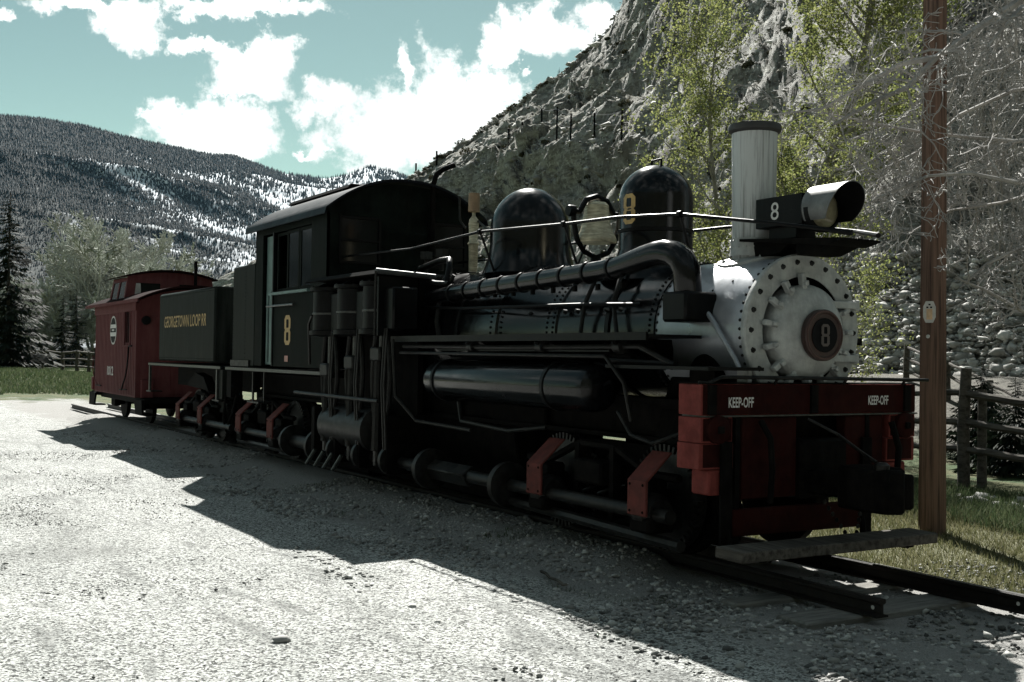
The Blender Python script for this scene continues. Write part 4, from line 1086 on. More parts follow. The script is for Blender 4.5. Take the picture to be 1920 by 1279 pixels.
# ---- cab
cab = MB()
Y1 = 1.05; X0, X1 = -11.1, -8.3; ZF = 1.45
def wall(m, x0, x1, z0, z1, y, t=.03): m.box(x0, x1, min(y, y-math.copysign(t, y)), max(y, y-math.copysign(t, y)), z0, z1)
for sy in (-1, 1):
    y = sy*Y1
    m = MB(); wall(m, -10.32, X1, ZF, 2.46, y); wall(m, X0, -10.78, ZF, 3.40, y); wall(m, -8.86, X1, 2.46, 3.40, y)
    wall(m, -10.78, -8.86, 3.30, 3.40, y)
    side = m.build('cab_side', OLIVE, loco, smooth=0)
    if sy < 0:
        block8('cab_figure', GOLD, side, .235, .40, lambda u, v: (-9.70+u, -1.0535, 1.945+v))
        MB().box(-9.79, -9.66, -1.057, -1.0525, 1.52, 1.60).build('builders_plate', PINK, side)
    # window sashes
    for x0, x1 in ((-10.30, -9.85), (-9.83, -9.36), (-9.34, -8.87)):
        m = MB(); y2 = sy*(Y1-.035 if x0 > -10 else Y1-.06)
        for a in (x0, x1-.045): m.box(a, a+.045, y2-.012, y2+.012, 2.47, 3.295)
        m.box(x0, x1, y2-.0115, y2+.0115, 2.475, 2.52); m.box(x0, x1, y2-.0115, y2+.0115, 3.25, 3.29)
        wn_ = m.build('cab_window_sash', OLIVE, side)
        if x0 > -10: MB().box(x0+.045, x1-.045, y2-.003, y2+.003, 2.52, 3.25).build('pane', GLASS, side)
    m = MB(); m.box(-10.34, -8.84, min(y, y+sy*.06), max(y, y+sy*.06), 2.43, 2.465); m.build('window_ledge', TEAL if sy < 0 else OLIVE, side)
    m = MB(); m.box(-10.33, -10.29, min(y-sy*.03, y+sy*.012), max(y-sy*.03, y+sy*.012), ZF, 3.31); m.build('door_post', BLACK, side)
    m = MB(); m.box(-10.77, -10.50, y*.93-.015, y*.93+.015, ZF+.02, 3.28); dr = m.build('cab_door', TEAL, side)
    MB().tube([(-10.40, y*1.04, 1.5), (-10.40, y*1.04, 2.44), (-10.34, y*1.01, 2.47)], .02, 8).build('grab_iron', TEAL, side)
    MB().tube([(-10.42, y*1.05, 2.28), (-9.35, y*1.05, 2.28)], .016, 8).build('grab_iron', BRIGHT, side)
# front and rear walls follow the roof curve
def roof_z(y): return 3.42+.42*(1-(abs(y)/1.12)**2.2)
for x in (X1, X0):
    ys = np.linspace(-1.05, 1.05, 25)
    fw = MB()
    if x == X1:
        wins = [(-.90, -.33), (.33, .90)]
        zlo, zhi = 2.77, 3.37
        edges = [-1.05, -.90, -.33, .33, .90, 1.05]
        for a, b_ in zip(edges[:-1], edges[1:]):
            sub = np.linspace(a, b_, 7)
            top = [(float(q), roof_z(q)-.02) for q in sub]
            if (a, b_) in wins:
                fw.prism([(a, zhi), (b_, zhi)]+top[::-1], 'x', x-.03, x); fw.box(x-.03, x, a, b_, 1.45, zlo)
            else: fw.prism([(a, 1.45), (b_, 1.45)]+top[::-1], 'x', x-.03, x)
        fr = fw.build('cab_front', OLIVE, loco, smooth=0)
        for a, b_ in wins:
            m = MB()
            for q in (a, b_-.035): m.box(x-.028, x+.012, q, q+.035, zlo, zhi)
            for q in (zlo, zhi-.035, 3.05): m.box(x-.027, x+.011, a, b_, q, q+.03)
            f_ = m.build('cab_front_window', BLACK, fr)
            MB().box(x-.018, x-.012, a+.035, b_-.035, zlo+.03, zhi-.035).build('pane', GLASS, fr)
    else:
        top = [(float(q), roof_z(q)-.02) for q in ys]
        fw.prism([(-1.05, 2.9), (1.05, 2.9)]+top[::-1], 'x', x, x+.03); fw.build('cab_rear', OLIVE, loco, smooth=0)
ys = np.linspace(-1.13, 1.13, 33); rz = [roof_z(q) for q in ys]
m = MB(); poly = [(float(a), b_+.03) for a, b_ in zip(ys, rz)]+[(float(a), b_) for a, b_ in zip(ys[::-1], rz[::-1])]
poly = poly[:33]+[(1.15, 3.36), (1.12, 3.36)]+poly[33:]+[(-1.12, 3.36), (-1.15, 3.36)]
m.prism(poly, 'x', -11.32, -8.16); roof = m.build('cab_roof', mat('cab_roof_paint', (.008, .0095, .013), .5, spec=.07, var=.4, scale=5, rvar=.1, bump=.15, bscale=12), loco)
MB().prism([(-.55, 3.81), (-.5, 3.87), (.5, 3.87), (.55, 3.81)], 'x', -11.2, -8.9).build('roof_hatch', DULL, roof, bevel=.01)
MB().tube([(-8.22, .35, 2.9), (-8.22, .36, 3.85), (-8.22, .40, 3.98), (-8.22, .50, 4.06), (-8.22, .66, 4.13)], .035, 10).build('vent_pipe', DULL, loco)
# deck under cab
m = MB(); m.box(-12.35, -8.2, -1.09, 1.09, 1.36, 1.42); dk = m.build('cab_deck', DULL, loco)
MB().box(-12.35, -8.2, -1.10, -1.092, 1.37, 1.41).build('deck_edge', BRIGHT, dk)
# cab steps
m = MB()
for x in (-11.05, -10.55): m.box(x-.015, x+.015, -1.085, -1.06, .92, 1.36)
m.box(-11.05, -10.55, -1.16, -.95, .92, .945); m.build('cab_step', STEEL, loco)
m = MB(); m.box(-12.32, -12.10, -1.08, -.9, .95, 1.36); m.build('bunker_step', DULL, loco)
# oil bunker
m = MB(); m.box(-12.17, -11.12, -1.05, 1.05, 1.425, 2.93); bk = m.build('bunker', TANKG, loco, bevel=.02)
rv = MB(); rv.rivets([(x, -1.05, z) for x in (-12.12, -11.55) for z in np.arange(1.5, 2.9, .06)], .009, (0, -1, 0)); rv.build('bunker_rivets', TANKG, bk, kind='stuff')
MB().box(-12.18, -11.3, -1.075, -1.051, 1.43, 1.52).build('bunker_skirt', STEEL, bk)
# cylinder housing beside the firebox
m = MB()
m.prism([(-1.34, 2.50), (-1.30, 2.545), (-.40, 2.49), (-.40, 2.47), (-1.29, 2.52), (-1.32, 2.49)], 'x', -8.28, -6.17)
m.build('housing_roof', DULL, loco)
MB().tube([(-6.17, -1.33, 2.53), (-6.17, -.40, 2.485)], .03, 10).build('housing_front_pipe', mat('dusty_grey', (.035, .037, .037), .5, var=.3), loco)
MB().tube([(-6.17, -1.33, 2.53), (-6.18, -1.33, 1.84)], .014, 8).build('housing_post', STEEL, loco)
MB().box(-6.26, -6.23, -1.27, -.50, 1.84, 2.48).build('housing_front', BLACK, loco)
MB().box(-8.27, -6.2, -.80, -.74, .95, 2.48).build('engine_frame_plate', DULL, loco)
for i, x in enumerate((-8.02, -7.25, -6.50)):
    m = MB(); m.lathe([(.15, 1.84), (.255, 1.86), (.255, 1.91), (.215, 1.92), (.215, 2.38), (.255, 2.39), (.255, 2.43), (.14, 2.46), (.10, 2.48)], (x, -1.10, 0), 'z', 36)
    cy = m.build('steam_cylinder', BLACK, loco)
    rv = MB(); rv.rivets([(x+.235*cos(a), -1.10+.235*sin(a), 2.43) for a in np.arange(0, 2*pi, pi/6)], .016, (0, 0, 1), 1); rv.build('cylinder_bolts', STEEL, cy, kind='stuff')
    MB().lathe([(.216, 2.10), (.224, 2.105), (.224, 2.125), (.216, 2.13)], (x, -1.1, 0), 'z', 36, cap=False).build('jacket_band', BRIGHT, cy)
    m = MB(); m.box(x+.24, x+.50, -1.20, -.90, 1.90, 2.36); m.build('valve_chest', BLACK, cy, bevel=.02)
    # crosshead guides (bowed), crosshead, rods
    for k, dx in enumerate((-.17, .17)):
        m = MB(); m.tube([(x+dx*.9, -1.10, 1.86), (x+dx*1.25, -1.10, 1.62), (x+dx*1.4, -1.10, 1.38), (x+dx*1.2, -1.10, 1.10), (x+dx*.8, -1.10, .88)], .03, 8)
        m.build('crosshead_guide', STEEL, cy)
    m = MB(); m.box(x-.13, x+.13, -1.19, -1.02, 1.36+.1*i, 1.52+.1*i); m.build('crosshead', STEEL, cy, bevel=.02)
    MB().tube([(x, -1.10, 1.86), (x, -1.10, 1.45+.1*i)], .028, 10).build('piston_rod', BRIGHT, cy)
    MB().tube([(x, -1.14, 1.43+.1*i), (x+.02, -1.16, .58)], [.04, .055], 8).build('connecting_rod', STEEL, cy)
    for dx in (.30, .36): MB().tube([(x+dx, -1.2, 1.92), (x+dx-.02, -1.22, 1.3), (x+dx+.02, -1.2, .62)], .013, 6).build('valve_rod', STEEL, cy)
    MB().lathe([(.14, -.035), (.16, -.03), (.16, .03), (.14, .035)], (x+.32, -1.1, .5), 'x', 24).build('eccentric', STEEL, cy)
    MB().box(x-.05, x+.05, -1.17, -1.03, .40, .66).build('crank_web', STEEL, cy, bevel=.02)
MB().tube([(-8.9, -1.22, 1.14), (-6.3, -1.22, 1.13)], .022, 10).build('reverse_shaft', STEEL, loco)
m = MB(); m.lathe([(.10, -8.1), (.26, -8.06), (.26, -6.75), (.10, -6.7)], (0, -.98, .78), 'x', 32); m.build('crankcase', STEEL, loco)
for x in (-8.3, -7.62, -6.9, -6.15): MB().box(x-.05, x+.05, -1.2, -.75, .36, .98).build('crank_bearing', DULL, loco)
m = MB()
for k in range(4): m.tube([(-8.0+.28*k, -1.28, .48), (-8.12+.28*k, -1.34, .30)], .024, 8)
m.build('drain_cocks', BRIGHT, loco, kind='stuff')
# drive line
shaft(loco, -8.5, -5.9, .06); coupling_ring(loco, -5.40); shaft(loco, -5.9, -5.3, .07); shaft(loco, -5.35, -4.55, sq=True); shaft(loco, -4.75, -3.9, .062); coupling_ring(loco, -3.84)
shaft(loco, -3.9, -1.5, .055); coupling_ring(loco, -8.52); shaft(loco, -9.45, -8.5, .085); coupling_ring(loco, -9.46); shaft(loco, -11.9, -9.4, .055)
truck(loco, (-1.98, -3.42), (-1.76, -3.22)); truck(loco, (-10.3, -11.75), (-10.12, -11.55))
# small piping along the side
for pth, r_, nm in (
    ([(-3.15, -.30, 2.50), (-3.2, -.52, 2.36), (-3.22, -.64, 2.1), (-3.25, -.66, 1.83)], .02, 'sand_pipe'),
    ([(-2.95, -.30, 2.48), (-2.85, -.52, 2.33), (-2.8, -.63, 2.1), (-2.7, -.66, 1.83)], .02, 'sand_pipe'),
    ([(-6.1, -1.02, 1.73), (-4.0, -1.03, 1.72), (-1.9, -1.02, 1.73), (-1.6, -.95, 1.6)], .022, 'air_line'),
    ([(-6.1, -1.06, 1.66), (-2.3, -1.06, 1.65), (-2.1, -1.02, 1.45), (-2.05, -.98, 1.15)], .016, 'air_line'),
    ([(-5.86, -.72, 2.2), (-5.84, -.76, 2.0), (-5.80, -.75, 1.84)], .03, 'flexible_hose'),
    ([(-6.9, -.70, 2.30), (-6.2, -.76, 2.16), (-5.2, -.775, 2.12), (-3.2, -.70, 2.10), (-2.4, -.64, 2.08)], .015, 'conduit'),
    ([(-6.0, -1.20, 1.80), (-5.95, -1.18, 1.2), (-5.7, -1.05, .95), (-4.6, -1.0, .92)], .02, 'feed_pipe'),
    ([(-4.9, -.98, 1.18), (-4.8, -1.0, 1.0), (-3.9, -1.0, .96), (-3.4, -.9, 1.02)], .02, 'feed_pipe'),
    ([(-2.2, -1.0, 1.22), (-2.0, -1.02, 1.05), (-1.75, -1.0, 1.0), (-1.5, -.9, 1.1)], .016, 'feed_pipe'),
    ([(-8.25, -1.25, 2.1), (-8.5, -1.2, 2.0), (-8.55, -1.16, 1.5)], .018, 'drain_pipe')):
    MB().tube(pth, r_, 8).build(nm, STEEL if nm != 'conduit' else BLACK, loco)
for x in (-4.55, -3.3, -2.15):
    m = MB(); m.lathe([(.03, -.05), (.055, -.045), (.055, .045), (.03, .05)], (x, -1.02, 1.725), 'x', 12); m.tube([(x, -1.02, 1.73), (x, -1.10, 1.76)], .012, 6); m.build('globe_valve', STEEL, loco)
# brake rigging bits low down
MB().tube([(-3.9, -1.0, .34), (-1.4, -1.0, .28)], .045, 8).build('brake_rod', STEEL, loco); MB().tube([(-11.9, -1.0, .32), (-9.9, -1.0, .32)], .04, 8).build('brake_rod', STEEL, loco)
m = MB(); m.tube([(-12.6, -1.0, 1.0), (-12.55, -1.05, .6), (-12.4, -1.05, .42), (-12.2, -1.02, .7), (-12.05, -1.0, 1.0)], .022, 8); m.build('tender_hose', DULL, loco)
# ------------------------------------------------------------------ tender
tender = empty('tender', (-15.0, 0, .12))
tag(tender, 'dark green water tender with gold lettering coupled behind the black locomotive', 'tender')
m = MB(); m.box(-16.75, -13.15, -1.05, 1.05, 1.46, 2.69); tnk = m.build('water_tank', TANKG, tender, bevel=.03)
text_mesh('tank_lettering', 'GEORGETOWN LOOP RR', GOLD, tnk, .205, 2.75, lambda u, v: (-14.98+u+v*.12, -1.0535, 2.165+v), .012)
rv = MB(); rv.rivets([(x, -1.05, z) for x in np.arange(-16.68, -13.2, .07) for z in (1.52, 2.63)], .009, (0, -1, 0)); rv.build('tank_rivets', TANKG, tnk, kind='stuff')
MB().lathe([(.28, 2.69), (.28, 2.78), (.30, 2.79), (0, 2.82)], (-15.8, 0, 0), 'z', 32).build('filler_hatch', DULL, tnk)
m = MB(); m.box(-17.35, -12.62, -1.09, 1.09, 1.36, 1.42); dk = m.build('tender_deck', DULL, tender)
MB().box(-17.35, -12.62, -1.10, -1.092, 1.37, 1.41).build('deck_edge', BRIGHT, dk)
for sy in (-1, 1):
    MB().box(-17.3, -12.7, sy*.48-.06, sy*.48+.06, 1.0, 1.34).build('tender_frame', DULL, tender)
for x in (-17.30, -12.85):
    m = MB(); m.box(x-.025, x+.025, -1.09, -1.05, .86, 1.36); m.build('step_post', BRIGHT, tender)
    MB().box(x-.18, x+.18, -1.1, -.88, .86, .885).build('step_tread', STEEL, tender)
m = MB(); m.box(-12.84, -12.62, -1.06, -.8, .9, 1.35); m.build('end_box', TANKG, tender)
m = MB(); m.prism([(-14.9, 1.05), (-13.6, 1.0), (-13.9, 1.22), (-14.4, 1.28)], 'y', -1.0, -.85); m.build('frame_truss', DULL, tender)
m = MB(); m.tube([(-16.9, -.95, 1.46), (-16.9, -.98, 1.56), (-16.78, -.98, 1.60)], .02, 8); m.build('tank_grab_iron', BRIGHT, tender)
truck(tender, (-13.85, -15.2), (-13.63, -15.0))
MB().tube([(-12.2, -1.02, .48), (-15.3, -1.02, .48)], .055, 12).build('drive_shaft', STEEL, tender)
MB().box(-17.7, -17.35, -.09, .09, .66, .84).build('coupler', DULL, tender, bevel=.02)

# ------------------------------------------------------------------ caboose
cb = empty('caboose', (-20.7, 0, .12))
tag(cb, 'dark red caboose with rooftop cupola and oval emblem behind the tender', 'caboose')
A0, A1 = -22.78, -18.65; WZ0, WZ1 = .69, 2.60
for sy in (-1, 1):
    y = sy*1.05; t0, t1 = min(y, y-sy*.05), max(y, y-sy*.05)
    m = MB()
    wx0, wx1, wz0, wz1 = -19.66, -19.16, 1.80, 2.50
    m.box(A0, wx0, t0, t1, WZ0, WZ1); m.box(wx1, A1, t0, t1, WZ0, WZ1); m.box(wx0, wx1, t0, t1, WZ0, wz0); m.box(wx0, wx1, t0, t1, wz1, WZ1)
    side = m.build('side_wall', CABR, cb, smooth=0)
    m = MB()
    for x in np.arange(A0+.075, A1-.02, .15):
        m.box(x-.006, x+.006, min(y, y+sy*.006), max(y, y+sy*.006), WZ0+.03, 2.43)
    m.build('board_beads', CABR, side, kind='stuff', smooth=0)
    MB().box(A0-.02, A1+.02, min(y, y+sy*.025), max(y, y+sy*.025), 2.44, 2.62).build('fascia_board', CABR, side, bevel=.006)
    m = MB()
    for x in (wx0-.05, wx1): m.box(x, x+.05, min(y-sy*.03, y+sy*.02), max(y-sy*.03, y+sy*.02), wz0-.05, wz1)
    m.box(wx0-.08, wx1+.08, min(y, y+sy*.05), max(y, y+sy*.05), wz0-.09, wz0-.052)
    wf = m.build('window_frame', CABR, side)
    MB().box(wx0, wx1, y*.97-.004, y*.97+.004, wz0, wz1).build('pane', GLASS, side)
    if sy < 0:
        em = MB(); em.lathe([(.31, -1.0595), (.31, -1.0515)], (-20.80, 0, 2.07), 'y', 40); e_ = em.build('emblem', WHITE, side)
        def chord(z0, z1, r=.275, y_=-1.0625):
            pts = []
            for q in np.linspace(z0, z1, 9): pts.append((-20.80+math.sqrt(max(r*r-q*q, 0)), 2.07+q))
            for q in np.linspace(z1, z0, 9): pts.append((-20.80-math.sqrt(max(r*r-q*q, 0)), 2.07+q))
            return MB().prism(pts, 'y', y_, -1.0598)
        chord(.125, .27).build('emblem_field', BLKP, side, smooth=0); chord(-.27, -.13).build('emblem_field', BLKP, side, smooth=0); chord(-.045, .045).build('emblem_field', BLKP, side, smooth=0)
        MB().box(-20.92, -20.68, -1.0645, -1.0628, 2.055, 2.09).build('emblem_bar', WHITE, side)
        text_mesh('side_number', '1012', WHITE, side, .20, .62, lambda u, v: (-21.05+u, -1.0585, 1.19+v), .02)
        MB().tube([(-18.80, -1.10, 1.73), (-19.02, -1.11, 1.72), (-19.03, -1.12, 1.50), (-19.10, -1.12, 1.28), (-19.25, -1.12, 1.08), (-19.50, -1.12, .90), (-19.62, -1.11, .82)], .017, 8).build('curved_grab_iron', BLKP, side)
        MB().tube([(-19.9, -1.1, .815), (-19.2, -1.1, .835)], .012, 6).build('grab_iron', BLKP, side)
        MB().tube([(-22.72, -1.10, 1.5), (-22.65, -1.12, 1.2), (-22.45, -1.12, .98), (-22.2, -1.11, .86)], .012, 6).build('curved_grab_iron', CABR, side)
        MB().tube([(-22.4, -1.1, .84), (-21.8, -1.1, .84)], .014, 6).build('grab_iron', BLKP, side)
for x, nm in ((A1, 'end_wall'), (A0, 'end_wall')):
    m = MB(); t = (x-.05, x) if x == A1 else (x, x+.05)
    ys = np.linspace(-1.0, 1.0, 15)
    m.prism([(-1.0, WZ0), (1.0, WZ0)]+[(float(q), 2.60+.30*(1-(q/1.1)**2)) for q in ys[::-1]], 'x', *t); w_ = m.build(nm, CABR, cb, smooth=0)
    if x == A1:
        MB().box(x, x+.012, -.35, .35, .75, 2.45).build('end_door', CABR, w_, bevel=.005)
        MB().lathe([(.09, 0), (.09, .05), (.07, .06), (0, .06)], (x, -.86, 2.25), 'x', 20).build('marker_lamp', BLKP, w_)
        MB().box(x, x+.14, -.95, -.72, .69, 1.05).build('tool_box', CABR, w_, bevel=.01)
ys = np.linspace(-1.17, 1.17, 25); rz = [2.60+.30*(1-(q/1.17)**2)+.03 for q in ys]
m = MB(); m.prism([(float(a), b_+.035) for a, b_ in zip(ys, rz)]+[(float(a), b_) for a, b_ in zip(ys[::-1], rz[::-1])], 'x', -23.35, -18.02); rf = m.build('caboose_roof', CABROOF, cb)
MB().box(-23.36, -18.01, -1.185, -1.16, 2.60, 2.665).build('roof_edge', CABR, rf)
# cupola with leaning sides
cz0, cz1 = 2.66, 3.20; c0, c1 = -21.70, -20.12
cup = MB()
def cupf(x, s_): return x
yb, yt = .99, .90
# corner posts and walls as frames round the window openings
def quadprism(mb, pts, th):
    a = Vector(pts[0]); n_ = (Vector(pts[1])-a).cross(Vector(pts[3])-a).normalized()*th
    mb.add([Vector(p) for p in pts]+[Vector(p)-n_ for p in pts], [(0, 1, 2, 3), (7, 6, 5, 4), (0, 4, 5, 1), (1, 5, 6, 2), (2, 6, 7, 3), (3, 7, 4, 0)])
xi0, xi1 = c0+.06, c1-.06
def sidept(u, v, sy): # u 0..1 along, v 0..1 up
    xb = c0+(c1-c0)*u; xt = xi0+(xi1-xi0)*u
    return (xb+(xt-xb)*v, sy*(yb+(yt-yb)*v), cz0+(cz1-cz0)*v)
for sy in (-1, 1):
    m = MB()
    for u0, u1, v0, v1 in ((0, 1, 0, .12), (0, 1, .86, 1), (0, .08, .12, .86), (.46, .54, .12, .86), (.92, 1, .12, .86)):
        quadprism(m, [sidept(u0, v0, sy), sidept(u1, v0, sy), sidept(u1, v1, sy), sidept(u0, v1, sy)], .04*(-sy))
    w_ = m.build('cupola_side', CABR, rf, smooth=0)
    for u0, u1 in ((.08, .46), (.54, .92)):
        m = MB(); quadprism(m, [sidept(u0, .12, sy*.985), sidept(u1, .12, sy*.985), sidept(u1, .86, sy*.985), sidept(u0, .86, sy*.985)], .006*(-sy)); m.build('pane', GLASS, rf)
for e, xb, xt in ((1, c1, xi1), (-1, c0, xi0)):
    m = MB()
    def ep(u, v): return (xb+(xt-xb)*v, -yb+2*yb*u+(yb-yt)*v*(1-2*u), cz0+(cz1-cz0)*v)
    for u0, u1, v0, v1 in ((0, 1, 0, .15), (0, 1, .80, 1), (0, .10, .15, .80), (.38, .60, .15, .80), (.88, 1, .15, .80)):
        quadprism(m, [ep(u0, v0), ep(u1, v0), ep(u1, v1), ep(u0, v1)], .04*e)
    ys = np.linspace(-yt, yt, 15); top = [(float(q), cz1+.14*(1-(q/.98)**2)) for q in ys]
    m.prism([(-yt, cz1), (yt, cz1)]+top[::-1], 'x', xt-.04*(e > 0), xt+.04*(e < 0))
    m.build('cupola_end', CABR, rf, smooth=0)
    for u0, u1 in ((.10, .38), (.60, .88)):
        m = MB(); quadprism(m, [(p[0]-.02*e, p[1], p[2]) for p in (ep(u0, .15), ep(u1, .15), ep(u1, .80), ep(u0, .80))], .006*e)
        m.build('pane', DAYLIGHT if (u0 < .2 and e > 0 and False) else GLASS, rf)
m = MB(); quadprism(m, [(c1-.015, -.80, cz0+.07), (c1-.015, -.63, cz0+.07), (c1-.05, -.64, cz0+.42), (c1-.05, -.78, cz0+.42)], .01); m.build('cupola_daylight', DAYLIGHT, rf)  # pale panel painted as brightness showing through the cupola windows
ys = np.linspace(-1.0, 1.0, 21); rz = [cz1+.16*(1-(q/1.0)**2) for q in ys]
m = MB(); m.prism([(float(a), b_+.03) for a, b_ in zip(ys, rz)]+[(float(a), b_) for a, b_ in zip(ys[::-1], rz[::-1])], 'x', c0-.06, c1+.06); m.build('cupola_roof', CABROOF, rf)
MB().tube([(-19.3, .3, 2.8), (-19.3, .3, 3.55)], .035, 10).build('stove_pipe', DULL, rf)
# underframe, wheels, steps, end railing
MB().box(A0, A1, -.9, .9, .56, .70).build('underframe', DULL, cb)
for x in (-22.0, -19.6):
    for sy in (-1, 1):
        MB().lathe([(.33, -.03), (.36, -.01), (.36, .06)] if sy > 0 else [(.36, -.06), (.36, .01), (.33, .03)], (x, sy*.485, .475), 'y', 36).build('wheel', DULL, cb)
        MB().box(x-.22, x+.22, sy*.72-.07, sy*.72+.07, .38, .62).build('axle_box', DULL, cb, bevel=.03)
    MB().tube([(x, -.7, .475), (x, .7, .475)], .06, 10).build('axle', DULL, cb)
for x, d in ((-22.8, -1), (-18.63, 1)):
    m = MB(); m.box(min(x, x+d*.58), max(x, x+d*.58), -1.0, 1.0, .60, .68); m.build('end_platform', DULL, cb)
    for sy in (-1, 1):
        m = MB(); m.prism([(x-d*.12, .66), (x+d*.55, .66), (x+d*.62, .36), (x+d*.05, .36)], 'y', sy*1.03-.02, sy*1.03+.02)
        m.box(min(x+d*.05, x+d*.62), max(x+d*.05, x+d*.62), sy*.9-.12, sy*.9+.12, .355, .385); m.build('platform_step', DULL, cb)
m = MB()
for yy_ in (-.95, -.5, .5, .95): m.tube([(-23.32, yy_, .66), (-23.32, yy_, 1.68)], .018, 6)
m.tube([(-23.32, -.98, 1.68), (-23.32, .98, 1.68)], .02, 6); m.tube([(-23.32, -.95, 1.68), (-22.8, -1.0, 1.70)], .018, 6)
m.build('end_railing', BLKP, cb)
m = MB(); m.tube([(-23.38+.0*k, -.62+.2*cos(k*pi/8), 1.22+.2*sin(k*pi/8)) for k in range(17)], .014, 6); m.tube([(-23.38, -.62, .62), (-23.38, -.62, 1.22)], .02, 6); m.build('brake_wheel', BLKP, cb)
MB().box(-23.45, -23.3, -1.0, -.75, .70, 1.0).build('end_box', CABR, cb, bevel=.01)

# ------------------------------------------------------------------ track
trk = empty('railway_track', (-14, 0, 0))
tag(trk, 'narrow gauge track of rusty rails ending in the gravel under the train', 'track')
def rail(y, x0, x1):
    pr = [(-.055, 0), (.055, 0), (.055, .012), (.010, .025), (.010, .082), (.032, .092), (.032, .112), (.026, .118), (-.026, .118), (-.032, .112), (-.032, .092), (-.010, .082), (-.010, .025), (-.055, .012)]
    m = MB(); m.prism([(y+a, b_) for a, b_ in pr], 'x', x0, x1); r_ = m.build('rail', RAILM, trk, smooth=0)
    MB().box(x0+.002, x1-.001, y-.022, y+.020, .1175, .1195).build('polished_head', RAILTOP if y > 0 else RAILM, r_, smooth=0)
    MB().lathe([(.014, y-.0115), (.014, y-.0105)], (x1-.07, 0, .055), 'y', 12).build('bolt_hole', WHITE, r_)  # white disc painted as light showing through the hole
rail(-.485, -28.9, .0); rail(.485, -28.9, .36)
x = -.27; k = 0
while x > -.9:
    w = .20+RNG.uniform(-.02, .02); l0 = -1.0+RNG.uniform(-.06, .06); l1 = .95+RNG.uniform(-.06, .06)
    if k == 0: l0, l1, w = -1.02, .62, .30
    m = MB(); m.obox((x, (l0+l1)/2, -.075), (w, l1-l0, .14), rz=RNG.uniform(-.03, .03)); m.build('sleeper', SLEEP, trk, smooth=0, bevel=.012)
    x -= .56; k += 1
# ------------------------------------------------------------------ utility pole
px_, py_ = -2.53, 3.06; gz = float(ground_z(px_, py_))
pole = empty('utility_pole', (px_, py_, gz)); tag(pole, 'reddish brown wooden utility pole with an oval tag beside the front beam', 'pole')
m = MB(); N_ = 20; rows = 40; vs_ = []; fs = []
for i in range(rows):
    z = gz-.3+(9.6)*i/(rows-1); r = .131-.004*i/rows*9
    for j in range(N_):
        a = 2*pi*j/N_; rr = r*(1-(.22 if j == 13 else 0))+RNG.uniform(-.0015, .0015)
        vs_.append((px_+rr*cos(a)-.004*(z-gz)*.6, py_+rr*sin(a)-.004*(z-gz), z))
for i in range(rows-1):
    for j in range(N_): fs.append((i*N_+j, i*N_+(j+1) % N_, (i+1)*N_+(j+1) % N_, (i+1)*N_+j))
m.add(vs_, fs); m.build('shaft', POLEM, pole, smooth=50)
cdir = Vector((CX-px_, CY-py_, 0)).normalized(); sdir = Vector((0, 0, 1)).cross(cdir)
tagc = Vector((px_, py_, 0))+cdir*.118-sdir*.045
def tagp(u, v, w=0): p = tagc+sdir*u+cdir*(.012+w); return (p.x, p.y, 2.135+v)
m = MB(); pts = [(-.035, -.105), (.035, -.105), (.058, -.05), (.058, .05), (.035, .105), (-.035, .105), (-.058, .05), (-.058, -.05)]
m.add([tagp(a, b_, 0) for a, b_ in pts]+[tagp(a, b_, .006) for a, b_ in pts], [tuple(range(8))[::-1], tuple(range(8, 16))]+[(i, (i+1) % 8, (i+1) % 8+8, i+8) for i in range(8)])
tg = m.build('pole_tag', WHITE, pole, smooth=0)
m = MB(); m.add([tagp(a, b_, .008) for a, b_ in ((-.028, -.075), (.028, -.075), (.028, .03), (-.028, .03))], [(0, 1, 2, 3)]); m.build('tag_label', mat('tag_tan', (.52, .36, .22), .6), tg, smooth=0)
m = MB()
for a, b_ in ((-.02, .045), (.015, .045), (0, .072)): m.add([tagp(a+q, b_+w, .008) for q, w in ((-.01, -.008), (.01, -.008), (.01, .008), (-.01, .008))], [(0, 1, 2, 3)])
m.build('tag_marks', BLKP, tg, smooth=0)
m = MB(); q = tagp(-.01, -.24, .0); m.lathe([(.018, -.008), (.018, .004), (0, .008)], q, 'y', 12); m.build('pole_button', WHITE, pole)

# ------------------------------------------------------------------ split rail fences
def log_rail(m, a, b_, r, n=7):
    a = Vector(a); b_ = Vector(b_); k = 6; pts = []; rs = []
    for i in range(k+1):
        p = a.lerp(b_, i/k); p += Vector((RNG.uniform(-.01, .01), RNG.uniform(-.01, .01), RNG.uniform(-.014, .014))); pts.append(p); rs.append(r*RNG.uniform(.85, 1.12))
    m.tube(pts, rs, n)
def fence(label, posts, tops, zb=None, r=.055, pr=.085, group=None, fr=(.94, .62, .30)):
    f_ = empty('split_rail_fence', (posts[0][0], posts[0][1], float(ground_z(*posts[0])))); tag(f_, label, 'fence', group)
    g = [float(ground_z(*p)) for p in posts]
    for (x, y), z, t in zip(posts, g, tops):
        m = MB(); m.tube([(x, y, z-.2), (x+RNG.uniform(-.02, .02), y+RNG.uniform(-.02, .02), z+t*.5), (x+RNG.uniform(-.04, .04), y+RNG.uniform(-.03, .03), z+t)], [pr*1.05, pr, pr*.9], 8); m.build('post', WOOD, f_, smooth=50)
    for i in range(len(posts)-1):
        for q in fr:
            m = MB(); a = (*posts[i], g[i]+tops[i]*q); b_ = (*posts[i+1], g[i+1]+tops[i+1]*q)
            log_rail(m, a, b_, r); m.build('rail', WOOD, f_, smooth=50)
    return f_
